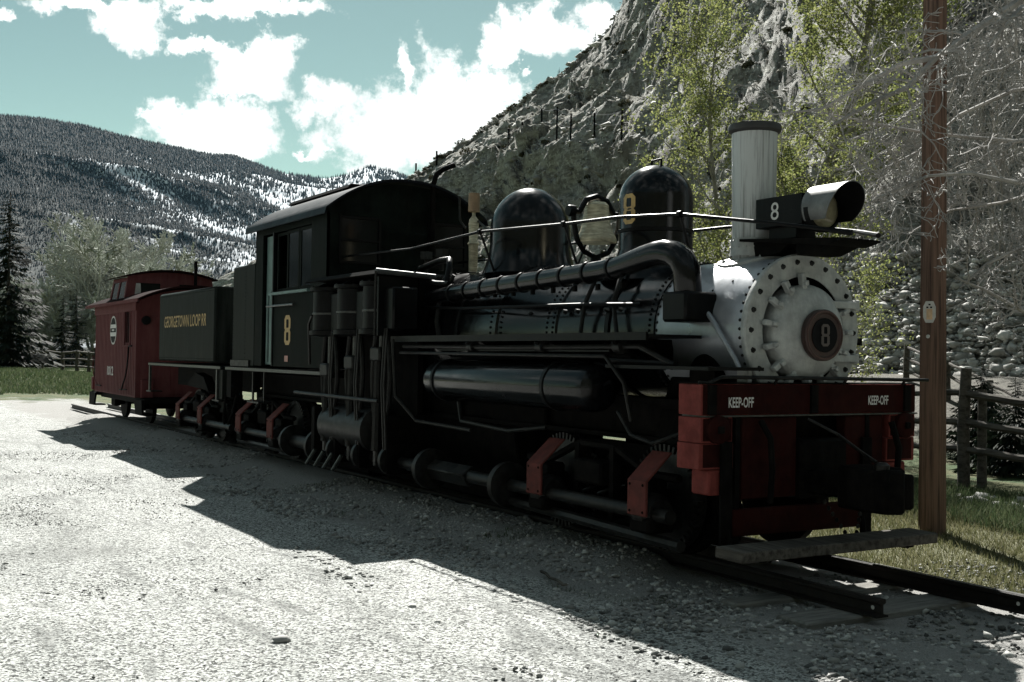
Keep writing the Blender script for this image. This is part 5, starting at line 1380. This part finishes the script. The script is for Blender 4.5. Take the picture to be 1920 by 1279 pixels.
# near fence on the right (its ground falls slightly towards the camera)
fp = [(-19.2, 7.6), (-16.8, 7.4), (-14.4, 7.2), (-12.0, 7.0), (-9.6, 6.85), (-7.2, 6.7), (-4.85, 6.5), (-2.45, 6.35), (-.1, 6.2), (2.3, 6.1)]
fence('weathered split rail fence running behind the utility pole', fp, [1.5, 1.5, 1.5, 1.5, 1.5, 1.5, 1.62, 1.30, 1.3, 1.3], r=.048, pr=.078, fr=(.80, .565, .345))
# companion stake at the visible post
m = MB(); m.tube([(-4.62, 6.55, -.1), (-4.66, 6.6, 1.3)], [.065, .055], 8)
st_ = m.build('fence_stake', WOOD, None, smooth=50); tag(st_, 'shorter second stake set against the fence post behind the pole', 'post')
fq = [polar(p, d) for p, d in ((1700, 27), (1778, 24.5), (1857, 22.5), (1945, 20.5), (2050, 19))]
fence('darker second fence in the shade behind the small spruce', fq, [.85]*5, r=.035, pr=.07)
# far left fences
fl = [polar(p, d) for p, d in ((-60, 104), (0, 100), (40, 97), (80, 92), (118, 84), (146, 80), (168, 77), (200, 74))]
fence('distant dark split rail fence on the grass left of the caboose', fl, [1.5, 1.5, 1.5, 1.65, 1.5, 1.6, 1.5, 1.5], r=.07, pr=.13)
fl = [polar(p, d) for p, d in ((60, 122), (108, 118), (155, 114), (190, 110))]
fence('farther straight fence rail seen past the sloping one', fl, [1.6]*4, r=.07, pr=.10)

# ------------------------------------------------------------------ rockfall fence on the hill
hf = empty('rockfall_fence', tuple(hill_at(1168, 262))); tag(hf, 'line of thin dark posts with wires across the rocky hillside', 'fence')
hp = [(781, 340, 30), (823, 310, 24), (851, 312, 26), (897, 302, 22), (925, 289, 20), (951, 272, 27), (979, 260, 28), (1010, 252, 44), (1045, 263, 56), (1075, 267, 48), (1114, 256, 40), (1168, 263, 50), (1226, 264, 58), (1294, 258, 44)]
tops_ = []
for a, b_, h in hp:
    p = hill_at(a, b_); d = (p[0]-CX)*FWD[0]+(p[1]-CY)*FWD[1]; H = h*d/FPX*1.15
    m = MB(); m.tube([(p[0], p[1], p[2]-.6), (p[0]+RNG.uniform(-.05, .05)*H, p[1], p[2]+H)], .0008*d, 6); m.build('post', DULL, hf)
    tops_.append((p, H, d))
m = MB()
for (p, H, d), (q, H2, d2) in zip(tops_[4:-1], tops_[5:]):
    for fr in (.95, .55):
        a = Vector((p[0], p[1], p[2]+H*fr)); b_ = Vector((q[0], q[1], q[2]+H2*fr)); mid = (a+b_)/2-Vector((0, 0, .15)); m.tube([a, mid, b_], .0002*d, 3, cap=False)
m.build('wires', STEEL, hf, kind='stuff')

# ------------------------------------------------------------------ vegetation
BARK_PALE = mat('pale_bare_bark', (0.3345, 0.3208, 0.3025), .85, col2=(0.1724, 0.1656, 0.1569), scale=3)
BARK_GREY = mat('grey_bark', (0.2304, 0.2256, 0.2064), .85, col2=(0.1152, 0.1104, 0.096), scale=6, bump=.4, bscale=30)
COTTON = mat('cottonwood_bark', (0.4458, 0.4692, 0.427), .9, col2=(0.2972, 0.305, 0.271), scale=.5, spec=.1)
BARK_DARK = mat('dark_bark', (0.045, 0.039, 0.033), .9, var=.4, scale=5)
def leaf_mat(name, a, b_, c_, trans=.35):
    m = bpy.data.materials.new(name); m.use_nodes = True
    t = m.node_tree; bs = t.nodes['Principled BSDF']; N = t.nodes.new; L = t.links.new
    g = N('ShaderNodeNewGeometry'); cr = N('ShaderNodeValToRGB'); L(g.outputs['Random Per Island'], cr.inputs[0])
    cr.color_ramp.elements[0].color = (*a, 1); cr.color_ramp.elements[1].color = (*c_, 1); e = cr.color_ramp.elements.new(.5); e.color = (*b_, 1)
    L(cr.outputs[0], bs.inputs['Base Color']); bs.inputs['Roughness'].default_value = .7; bs.inputs['Specular IOR Level'].default_value = .06
    tr = N('ShaderNodeBsdfTranslucent'); L(cr.outputs[0], tr.inputs[0]); mx = N('ShaderNodeMixShader'); mx.inputs[0].default_value = trans
    L(bs.outputs[0], mx.inputs[1]); L(tr.outputs[0], mx.inputs[2]); L(mx.outputs[0], t.nodes['Material Output'].inputs[0])
    return m
LEAF = leaf_mat('spring_leaf', (0.1123, 0.1434, 0.04032), (0.1729, 0.1939, 0.06719), (0.2593, 0.2698, 0.1075), .45)
NEEDLE = leaf_mat('spruce_needle', (0.0055, 0.00935, 0.0066), (0.011, 0.0176, 0.011), (0.0187, 0.0264, 0.0154), .15)
SCRUB = leaf_mat('scrub_leaf', (0.02323, 0.027, 0.01634), (0.05227, 0.05402, 0.03267), (0.09878, 0.09002, 0.0599), .15)
DRYG = leaf_mat('dry_grass_blade', (0.06, 0.07, 0.025), (0.13, 0.13, 0.065), (0.21, 0.2, 0.12), .3)
GRNG = leaf_mat('green_grass_blade', (0.03413, 0.055, 0.02366), (0.05802, 0.0825, 0.03803), (0.1024, 0.1155, 0.0676), .3)

class Tree:
    def __init__(s, rng): s.r = rng; s.lines = []; s.tips = []
    def rv(s, k=1.0): return Vector((s.r.gauss(0, 1), s.r.gauss(0, 1), s.r.gauss(0, 1)))*k
    def branch(s, p, d, L, r, lev, maxlev, prm):
        k = max(2, int(prm['seg'][min(lev, len(prm['seg'])-1)]))
        pts = [p.copy()]; rs = [r]; d = d.normalized()
        for i in range(k):
            d = (d+s.rv(prm['wob'])+Vector((0, 0, prm['up'][min(lev, len(prm['up'])-1)]))).normalized()
            p = p+d*(L/k); pts.append(p.copy()); rs.append(max(r*(1-.72*(i+1)/k), prm['rmin']))
        s.lines.append((pts, rs))
        if lev >= maxlev: s.tips.append(pts); return
        nb = prm['kids'][min(lev, len(prm['kids'])-1)]
        for q in range(nb):
            t = prm['t0'][min(lev, len(prm['t0'])-1)]+(1-prm['t0'][min(lev, len(prm['t0'])-1)])*(q+s.r.random())/nb
            i = min(int(t*k), k-1); a = pts[i].lerp(pts[i+1], t*k-i)
            dd = (pts[i+1]-pts[i]).normalized()
            side = s.rv(); side -= dd*side.dot(dd); side.normalize()
            ang = radians(s.r.uniform(*prm['ang']))
            nd = dd*cos(ang)+side*sin(ang)
            s.branch(a, nd, L*prm['len'][min(lev, len(prm['len'])-1)]*s.r.uniform(.6, 1.1)*(1.15-.5*t), max(rs[i]*prm['rr'], prm['rmin']), lev+1, maxlev, prm)
    def mesh(s, name, mat_, parent, lines=None):
        m = MB()
        for pts, rs in (lines or s.lines):
            R0 = rs[0]; m.tube(pts, rs, 8 if R0 > .06 else (5 if R0 > .02 else 3), cap=False)
        return m.build(name, mat_, parent, smooth=60, fix=False)
def leaves(name, pos, size, mat_, parent, flat=.0, kind=None, asp=.7):
    n = len(pos); P = np.asarray(pos)
    a = NP.normal(0, 1, (n, 3)); a /= np.linalg.norm(a, axis=1)[:, None]
    c = NP.normal(0, 1, (n, 3)); b_ = np.cross(a, c); b_ /= np.linalg.norm(b_, axis=1)[:, None]
    s_ = (size*NP.uniform(.6, 1.35, n))[:, None]
    V = np.stack([P-a*s_, P+b_*s_*asp, P+a*s_, P-b_*s_*asp], 1)
    F = np.arange(n*4).reshape(n, 4)
    return npmesh(name, V.reshape(-1, 3), F, mat_, False, kind, parent)

# budding tree behind the stack
def budding_tree(name, label, px, d, height, seed, r0, nleaf, lsize, prm, cat='tree'):
    x, y = polar(px, d); z = float(ground_z(x, y)); rg = random.Random(seed)
    root = empty(name, (x, y, z)); tag(root, label, cat)
    T = Tree(rg); T.branch(Vector((x, y, z-.1)), Vector((0, 0, 1)), height, r0, 0, 3, prm)
    T.mesh('trunk', BARK_GREY, root, T.lines[:1]); T.mesh('branches', BARK_GREY, root, T.lines[1:])
    pos = []
    while len(pos) < nleaf:
        pts = rg.choice(T.tips); i = rg.randrange(len(pts)-1); p = pts[i].lerp(pts[i+1], rg.random())
        for _ in range(rg.choice((1, 2, 3))): pos.append(p+Vector((rg.gauss(0, .11), rg.gauss(0, .11), rg.gauss(0, .10))))
    leaves('crown', np.array([tuple(p) for p in pos]), lsize, LEAF, root)
budding_tree('budding_tree', 'slender tree with fresh yellow green leaves behind the silver chimney stack', 1468, 22, 10.5, 4, .13, 46000, .027,
   dict(seg=(14, 7, 5, 4), wob=.10, up=(.10, .05, .03), kids=(38, 8, 5), t0=(.12, .12, .1), ang=(35, 75), len=(.235, .42, .45), rr=.42, rmin=.005))
budding_tree('young_budding_tree', 'smaller leafy sapling low behind the tall sand dome', 1345, 24, 8.2, 14, .08, 20000, .026,
   dict(seg=(10, 6, 4, 3), wob=.12, up=(.10, .05, .03), kids=(24, 8, 5), t0=(.12, .12, .1), ang=(30, 75), len=(.36, .45, .45), rr=.45, rmin=.006))
budding_tree('budding_shrub', 'low leafy shrub beside the headlight against the scree', 1560, 25, 3.2, 24, .03, 3000, .026,
   dict(seg=(8, 5, 4, 3), wob=.14, up=(.10, .05, .03), kids=(14, 5, 4), t0=(.05, .15, .1), ang=(25, 65), len=(.5, .45, .45), rr=.5, rmin=.005), 'shrub')

# large bare tree on the right whose limbs reach over the pole
def bare_tree(name, label, x, y, trunk, limbs, seed, prm, mat_, tr=.2, lev=2, cat='tree', group=None):
    rg = random.Random(seed); z = float(ground_z(x, y)); root = empty(name, (x, y, z)); tag(root, label, cat, group)
    T = Tree(rg)
    for li, (pts, r0, L) in enumerate(limbs):
        pts = [Vector(p) for p in pts]; k = len(pts); rs = [r0*(1-.75*i/(k-1)) for i in range(k)]
        T.lines.append((pts, rs))
        nb = int(prm['perlen']*sum((pts[i+1]-pts[i]).length for i in range(k-1)))
        for q in range(nb):
            t = rg.uniform(.12, 1)*(k-1); i = min(int(t), k-2); a = pts[i].lerp(pts[i+1], t-i); dd = (pts[i+1]-pts[i]).normalized()
            side = T.rv(); side -= dd*side.dot(dd); side.normalize(); ang = radians(rg.uniform(25, 70))
            T.branch(a, dd*cos(ang)+side*sin(ang), L*rg.uniform(.5, 1.2), max(rs[i]*.45, .006), 1, lev, prm)
    if trunk: T.mesh('trunk', mat_, root, [trunk])
    T.mesh('branches', mat_, root)
    return root
def at(px, py, d):
    x = (px-960)/FPX; v = (py-639.5)/FPX
    p = Vector((CX, CY, CZ))+d*(_f+_r2*x-_u2*v); return tuple(p)
tx, ty = polar(2230, 11.5)
limbs = [
 ([at(2200, -260, 11.6), at(2050, -120, 11.2), at(1915, 0, 10.8), at(1820, 62, 10.5), at(1755, 108, 10.3), at(1700, 165, 10.1), at(1640, 190, 10.0), at(1560, 235, 9.9)], .05, .75),
 ([at(2250, -100, 11.6), at(2080, -40, 11.0), at(1915, 15, 10.2), at(1878, 55, 9.9), at(1850, 90, 9.8)], .04, .45),
 ([at(1755, 108, 10.3), at(1690, 120, 10.2), at(1620, 160, 10.3), at(1540, 205, 10.4), at(1450, 215, 10.5)], .030, .6),
 ([at(2220, 480, 11.5), at(2050, 385, 11.2), at(1920, 345, 10.9), at(1820, 325, 10.7), at(1740, 330, 10.5), at(1660, 365, 10.3), at(1590, 400, 10.2)], .03, .7),
 ([at(2220, 250, 11.5), at(2060, 260, 11.6), at(1900, 265, 11.8), at(1740, 250, 12.0), at(1640, 232, 12.2), at(1540, 210, 12.3)], .035, .7),
 ([at(2220, 620, 11.5), at(2080, 560, 11.3), at(1930, 590, 11.0), at(1850, 545, 10.8), at(1790, 520, 10.6)], .034, .55),
 ([at(2220, 420, 11.5), at(2060, 470, 11.4), at(1915, 465, 11.3), at(1850, 495, 11.2), at(1800, 540, 11.2)], .035, .6),
 ([at(2200, 120, 11.5), at(2040, 150, 12.0), at(1900, 170, 12.5), at(1800, 215, 12.7), at(1720, 285, 12.8), at(1650, 320, 12.9)], .035, .7),
 ([at(2220, 300, 11.5), at(2050, 330, 12.0), at(1880, 380, 12.4), at(1780, 395, 12.6), at(1700, 440, 12.7)], .03, .6),
 ([at(2200, 0, 11.5), at(2040, 40, 12.5), at(1880, 130, 13.2), at(1790, 145, 13.6), at(1680, 230, 13.9), at(1600, 260, 14)], .03, .8),
]
gz_ = float(ground_z(tx, ty))
trunk = ([Vector((tx, ty, gz_-.2)), Vector((tx-.05, ty+.05, 2)), Vector((tx+.1, ty, 4)), Vector((tx, ty+.1, 7)), Vector((tx+.2, ty, 10))], [.28, .24, .21, .17, .10])
PR = dict(seg=(6, 6, 5, 4), wob=.22, up=(.0, -.03, -.03), kids=(6, 5, 4), t0=(.15, .15, .1), ang=(25, 65), len=(.6, .55, .5), rr=.5, rmin=.0042, perlen=5.5)
bare_tree('bare_tree', 'large leafless tree whose twisting grey limbs hang over the utility pole', tx, ty, trunk, limbs, 5, PR, BARK_PALE, lev=3)
# leafless scrub standing on the slope behind
def bare_shrub(label, px, d, h, seed, n=7, mat_=BARK_PALE, group='leafless shrubs on the slope', name='bare_shrub', cat='shrub', z=None, lev=3, spread=.5, kids=(9, 5, 4), rr=.03, lean=0):
    x, y = polar(px, d); rg = random.Random(seed)
    if z is None: z = float(ground_z(x, y))
    root = empty(name, (x, y, z)); tag(root, label, cat, group); T = Tree(rg)
    prm = dict(seg=(7, 5, 3, 2), wob=.13, up=(.06, .04, .02), kids=kids, t0=(.2, .15, .1), ang=(22, 58), len=(.5, .5, .5), rr=.5, rmin=(.00045 if d > 80 else .00035)*d, perlen=5)
    for q in range(n):
        a = rg.uniform(0, 2*pi); dd = Vector((cos(a)*spread, sin(a)*spread, 1))
        T.branch(Vector((x+.15*cos(a), y+.15*sin(a), z-.1)), dd, h*rg.uniform(.65, 1.05), rr*rg.uniform(.7, 1.2), 0, lev, prm)
    T.mesh('stems', mat_, root)
    return root
sh = [(1560, 30, 3.4, 520, 'left of the pole above the headlight'), (1640, 33, 4.0, 420, 'just left of the pole'), (1800, 30, 5.0, 470, 'just right of the pole'), (1870, 31, 5.5, 500, 'near the right edge behind the limbs'),
      (1930, 29, 5.0, 560, 'at the right edge above the fence'), (1840, 36, 5.5, 300, 'high up the slope right of the pole'), (1690, 40, 5.0, 180, 'high up the slope left of the pole'), (1900, 40, 6.0, 190, 'at the top right among pale limbs')]
for i, (px, d, h, row, wh_) in enumerate(sh):
    p = hill_at(px, row)
    root = bare_shrub('pale leafless shrub on the slope '+wh_, px, (p[0]-CX)*FWD[0]+(p[1]-CY)*FWD[1], h, 40+i, n=6, z=float(p[2]), lev=3, kids=(7, 5, 3))
# bare cottonwoods beyond the far left fence
bt = [(95, 118, 9, 'short one next to the dark spruce'), (135, 128, 12, 'second from the dark spruce'), (175, 122, 13.5, 'middle of the clump'), (215, 132, 16.5, 'tallest, above the cupola'), (255, 126, 14.5, 'rightmost, over the cupola roof'), (60, 135, 10, 'farthest to the left')]
for i, (px, d, h, wh_) in enumerate(bt):
    bare_shrub('leafless grey cottonwood beyond the left fence, '+wh_, px, d, h, 70+i, n=4, mat_=COTTON, group='bare cottonwoods by the left fence', name='bare_cottonwood', cat='tree', z=0.0, lev=3, spread=.28, kids=(14, 9, 7), rr=.20)
# tan brush under them
def clump(name, label, pts, size, n, mat_, cat='bush', spread=(1, 1, .7), group=None):
    pos = []
    for (x, y, z, r) in pts:
        q = NP.normal(0, 1, (n, 3)); q /= np.linalg.norm(q, axis=1)[:, None]; q *= NP.uniform(.35, 1, (n, 1))**.5*r
        q[:, 2] = abs(q[:, 2])*spread[2]; pos.append(q+np.array([x, y, z]))
    o = leaves(name, np.concatenate(pos), size, mat_, None, kind='stuff'); tag(o, label, cat); return o
TANB = leaf_mat('tan_brush_leaf', (0.06, 0.055, 0.025), (0.1, 0.09, 0.0425), (0.14, 0.125, 0.065), .2)
pts = []
for i in range(26):
    px = RNG.uniform(40, 190); d = RNG.uniform(108, 122); x, y = polar(px, d); pts.append((x, y, 0, RNG.uniform(1.2, 2.6)))
clump('tan_brush', 'low tan brush under the bare cottonwoods at the far left', pts, .16, 420, TANB)
# scrub on the hillside
pts = []
for i in range(190):
    px = RNG.uniform(700, 1560); row = RNG.uniform(20, 520); p = hill_at(px, row)
    if px < 1150 and row > 560: continue
    d = (p[0]-CX)*FWD[0]+(p[1]-CY)*FWD[1]; pts.append((p[0], p[1], p[2]-.1, d*abs(RNG.gauss(0, .0032)+.0018)))
for px in np.arange(760, 1150, 29):      # along the skyline
    row = float(tab(px, HILL_SIL))+RNG.uniform(2, 16); p = hill_at(px, row); d = (p[0]-CX)*FWD[0]+(p[1]-CY)*FWD[1]
    pts.append((p[0], p[1], p[2]-.1, d*RNG.uniform(.0015, .004)))
clump('hillside_scrub', 'dark low scrub dotted over the rocky hillside', pts, .12, 130, SCRUB)

# spruces
def spruce(name, label, x, y, z, h, seed, mat_=NEEDLE, dens=1.0, group=None, wid=.2, trunk_r=None, leaf=.03):
    rg = random.Random(seed); root = empty(name, (x, y, z)); tag(root, label, 'tree', group)
    MB().tube([(x, y, z-.2), (x, y, z+h*.5), (x, y, z+h)], [trunk_r or h*.014, h*.008, h*.0015], 7).build('trunk', BARK_DARK, root)
    nb = int(150*dens); V = []; F = []
    for i in range(nb):
        t = (i+rg.random())/nb; zz = z+h*(.06+.93*t); L = h*wid*(1-t)**.85*rg.uniform(.75, 1.15)+.02*h
        a = rg.uniform(0, 2*pi); ca, sa = cos(a), sin(a); k = 7
        for q in range(k):
            u = (q+.6)/k; r = L*u; dz = -L*.32*u+L*.20*u*u
            w = L*.30*(1-u*.7)
            c = Vector((x+ca*r, y+sa*r, zz+dz))
            for e in range(3):
                s1 = rg.uniform(-1, 1)
                p0 = c+Vector((-sa, ca, 0))*s1*w*.5; tip = p0+Vector((ca, sa, 0))*L*.22*rg.uniform(.6, 1.2)+Vector((-sa, ca, 0))*s1*w*.5+Vector((0, 0, -L*rg.uniform(.05, .20)))
                n_ = Vector((-sa, ca, 0))*L*.045+Vector((0, 0, L*.03))
                b0 = len(V); V += [p0-n_, p0+n_, tip]; F.append((b0, b0+1, b0+2))
    npmesh('crown', [tuple(v) for v in V], F, mat_, False, None, root)
    return root
x, y = polar(14, 66); spruce('spruce_tree', 'tall dark spruce at the far left edge of the picture', x, y, 0, 10.6, 1, wid=.22, dens=1.8)
for i, (px, d, h, l) in enumerate(((118, 104, 6.6, 'smaller dark spruce in front of the bare cottonwoods, nearer the fence end'), (142, 108, 7.4, 'taller dark spruce in front of the bare cottonwoods, nearer the caboose'), (84, 112, 3.4, 'very small spruce left of the two dark ones behind the fence'))):
    x, y = polar(px, d); spruce('spruce_tree', l, x, y, 0, h, 20+i, wid=.22)
x, y = polar(1842, 19.5); spruce('spruce_tree', 'small bushy spruce behind the right hand fence', x, y, float(ground_z(x, y)), 1.75, 31, NEEDLE, 1.3, wid=.42)
x, y = polar(1905, 17.5); spruce('spruce_tree', 'low drooping spruce cut by the right edge behind the fence', x, y, float(ground_z(x, y)), 1.5, 32, NEEDLE, 1.1, wid=.5)
for i, (px, row, h, l) in enumerate(((1111, 62, 32, 'lone conifer on the steep skyline of the hill'), (1043, 135, 26, 'bushy conifer lower down the hill skyline'), (1240, 110, 26, 'dark conifer clinging to the cliff left of the leafy tree'), (952, 170, 14, 'tiny conifer on the hill skyline above the rockfall fence'))):
    p = hill_at(px, row); d = (p[0]-CX)*FWD[0]+(p[1]-CY)*FWD[1]
    spruce('conifer', l, p[0], p[1], p[2]-.2, h*d/FPX, 50+i, wid=.26, dens=.6)

# ------------------------------------------------------------------ loose stones, ballast, grass
def scatter(n, x0, x1, y0, y1):
    x = NP.uniform(x0, x1, n); y = NP.uniform(y0, y1, n); return x, y
def put(name, label, x, y, S, mat_, base=ICO, **k):
    C = np.stack([x, y, surf_z(x, y)+S*.15], 1)
    k.setdefault('jit', .38); o = stones(name, C, S, mat_, base=base, **k); tag(o, label, 'gravel'); return o
x, y = scatter(24000, -20, 2.4, -2.3, -.35)
w = (fbm(np.stack([x*.9, y*.9, x*0], 1), 4, 7)+.16*np.exp(-((y+1.3)/.7)**2)) > .47
near = NP.uniform(0, 1, len(x)) < np.clip(1.25-np.abs(x-.5)/16, .25, 1)
k = w & near; x, y = x[k], y[k]
S = np.clip(NP.lognormal(math.log(.0115), .45, len(x)), .005, .04)
put('ballast_gravel', 'grey ballast stones along the shaded side of the track', x, y, S, BALL)
x, y = scatter(6500, -1.4, 3.6, -2.3, 2.2); k = fbm(np.stack([x, y, x*0], 1)*1.3, 3, 9) > .40; x, y = x[k], y[k]
S = np.clip(NP.lognormal(math.log(.0125), .45, len(x)), .006, .045)
put('track_end_gravel', 'pale coarse stones round the ends of the rails', x, y, S, PEBB)
x, y = scatter(66000, -16, 4.2, -6.2, -2.0)
k = (NP.uniform(0, 1, len(x)) < np.clip(fbm(np.stack([x*.7, y*.7, x*0], 1), 4, 17)*2.4-.75, .06, 1)); x, y = x[k], y[k]
S = np.clip(NP.lognormal(math.log(.0060), .42, len(x)), .003, .022)
put('loose_pebbles', 'small loose pebbles scattered over the sunlit gravel lot', x, y, S, PEBB, base=OCT)
x, y = scatter(700, -4.5, .5, -3.6, -2.4); t = (x+4.5)/5; k = abs(y-(-2.75-.45*t)) < .16; x, y = x[k], y[k]
S = np.clip(NP.lognormal(math.log(.014), .4, len(x)), .006, .035); put('stone_ridge', 'ridge of larger stones along the edge of the train shadow', x, y, S, BALL)
for i, (x, y, s_, l) in enumerate(((-1.30, -4.03, .055, 'single fist sized stone on the bright gravel near the bottom'), (.35, -2.72, .035, 'pale angular stone in front of the beam shadow'), (-3.9, -3.0, .03, 'dark stone at the edge of the train shadow'))):
    C = np.array([[x, y, float(ground_z(x, y))+s_*.3]]); o = stones('stone', C, np.array([s_]), BALL if i != 1 else PEBB, kind=None); tag(o, l, 'stone')
# border stones by the right fence
for i in range(16):
    px = 1800+i*11+RNG.uniform(-4, 4); d = 14.1-.055*i+RNG.uniform(-.2, .5); x, y = polar(px, d); s_ = RNG.uniform(.06, .15)
    C = np.array([[x, y, float(ground_z(x, y))+s_*.25]]); o = stones('border_stone', C, np.array([s_]), SCREE, kind=None)
    tag(o, 'rounded stone in the row along the foot of the right hand fence', 'stone', 'stones along the foot of the fence')
def blades(name, label, x, y, h, mat_, wd=.012):
    n = len(x); z = surf_z(x, y); a = NP.uniform(0, 2*pi, n); l = NP.normal(0, .45, (n, 2))
    dx, dy = np.cos(a)*wd, np.sin(a)*wd
    V = np.stack([np.stack([x-dx, y-dy, z-.01], 1), np.stack([x+dx, y+dy, z-.01], 1), np.stack([x+l[:, 0]*h, y+l[:, 1]*h, z+h], 1)], 1)
    o = npmesh(name, V.reshape(-1, 3), np.arange(n*3).reshape(n, 3), mat_, False, 'stuff'); tag(o, label, 'grass')
x, y = scatter(60000, -9, 1.5, .75, 5.0); k = fbm(np.stack([x, y, x*0], 1)*1.1, 4, 19)+np.clip((y-.9)*.3, -.1, .2) > .42; x, y = x[k], y[k]
blades('dry_grass', 'pale dry grass between the track and the pole', x, y, NP.uniform(.02, .075, len(x)), DRYG, .006)
x, y = scatter(45000, -12, 1.5, 3.4, 6.6); k = fbm(np.stack([x, y, x*0], 1)*.9, 4, 29)+np.clip((y-4.2)*.3, -.2, .25) > .42; x, y = x[k], y[k]
blades('green_grass', 'green grass growing along the foot of the right fence', x, y, NP.uniform(.05, .16, len(x)), GRNG, .008)
px = NP.uniform(-60, 330, 40000); d = NP.uniform(38, 98, 40000); x = CX+d*(FWD[0]+(px-960)/FPX*RGT[0]); y = CY+d*(FWD[1]+(px-960)/FPX*RGT[1])
k = fbm(np.stack([x, y, x*0], 1)*.12, 4, 39) > .43; x, y = x[k], y[k]
blades('lawn_grass', 'green grass on the bank beyond the gravel left of the caboose', x, y, NP.uniform(.08, .2, len(x)), GRNG, .03)
# tufts beside the ballast
x, y = scatter(5000, -9, -1, -1.75, -.9); k = fbm(np.stack([x, y, x*0], 1)*1.6, 3, 49) > .64; x, y = x[k], y[k]
blades('track_weeds', 'sparse dark weeds growing in the ballast under the engine', x, y, NP.uniform(.015, .05, len(x)), GRNG, .004)
# long weathered plank and stick lying in the stones
m = MB(); log_rail(m, (-2.3, -1.62, .0), (-1.75, -1.75, .0), .012, 5); o = m.build('stick', WOOD, None); tag(o, 'short dry stick lying on the shaded ballast', 'stick')
for o in bpy.data.objects:
    if '_w' in o: del o['_w']
    if o.get('kind') == 'stuff' and o.parent is None and 'label' not in o: tag(o, {'scree_stones': 'loose grey scree stones heaped at the foot of the hill', 'hillside_boulders': 'angular boulders strewn over the rocky hillside'}.get(o.name, o.name.replace('_', ' ')), 'stones')

# ------------------------------------------------------------------ air between here and the mountain
hz_m = bpy.data.materials.new('thin_haze'); hz_m.use_nodes = True
_t = hz_m.node_tree; _t.nodes.remove(_t.nodes['Principled BSDF'])
_v = _t.nodes.new('ShaderNodeVolumePrincipled'); _v.inputs['Color'].default_value = (.40, .74, 1.0, 1); _v.inputs['Density'].default_value = .000013; _v.inputs['Anisotropy'].default_value = .0
_t.links.new(_v.outputs[0], _t.nodes['Material Output'].inputs['Volume'])
hzb = MB().box(-9800, 9800, -9800, 9800, -40, 760).build('haze', hz_m, None, smooth=0); hzb['kind'] = 'stuff'; tag(hzb, 'thin pale haze in the air before the mountain', 'haze')
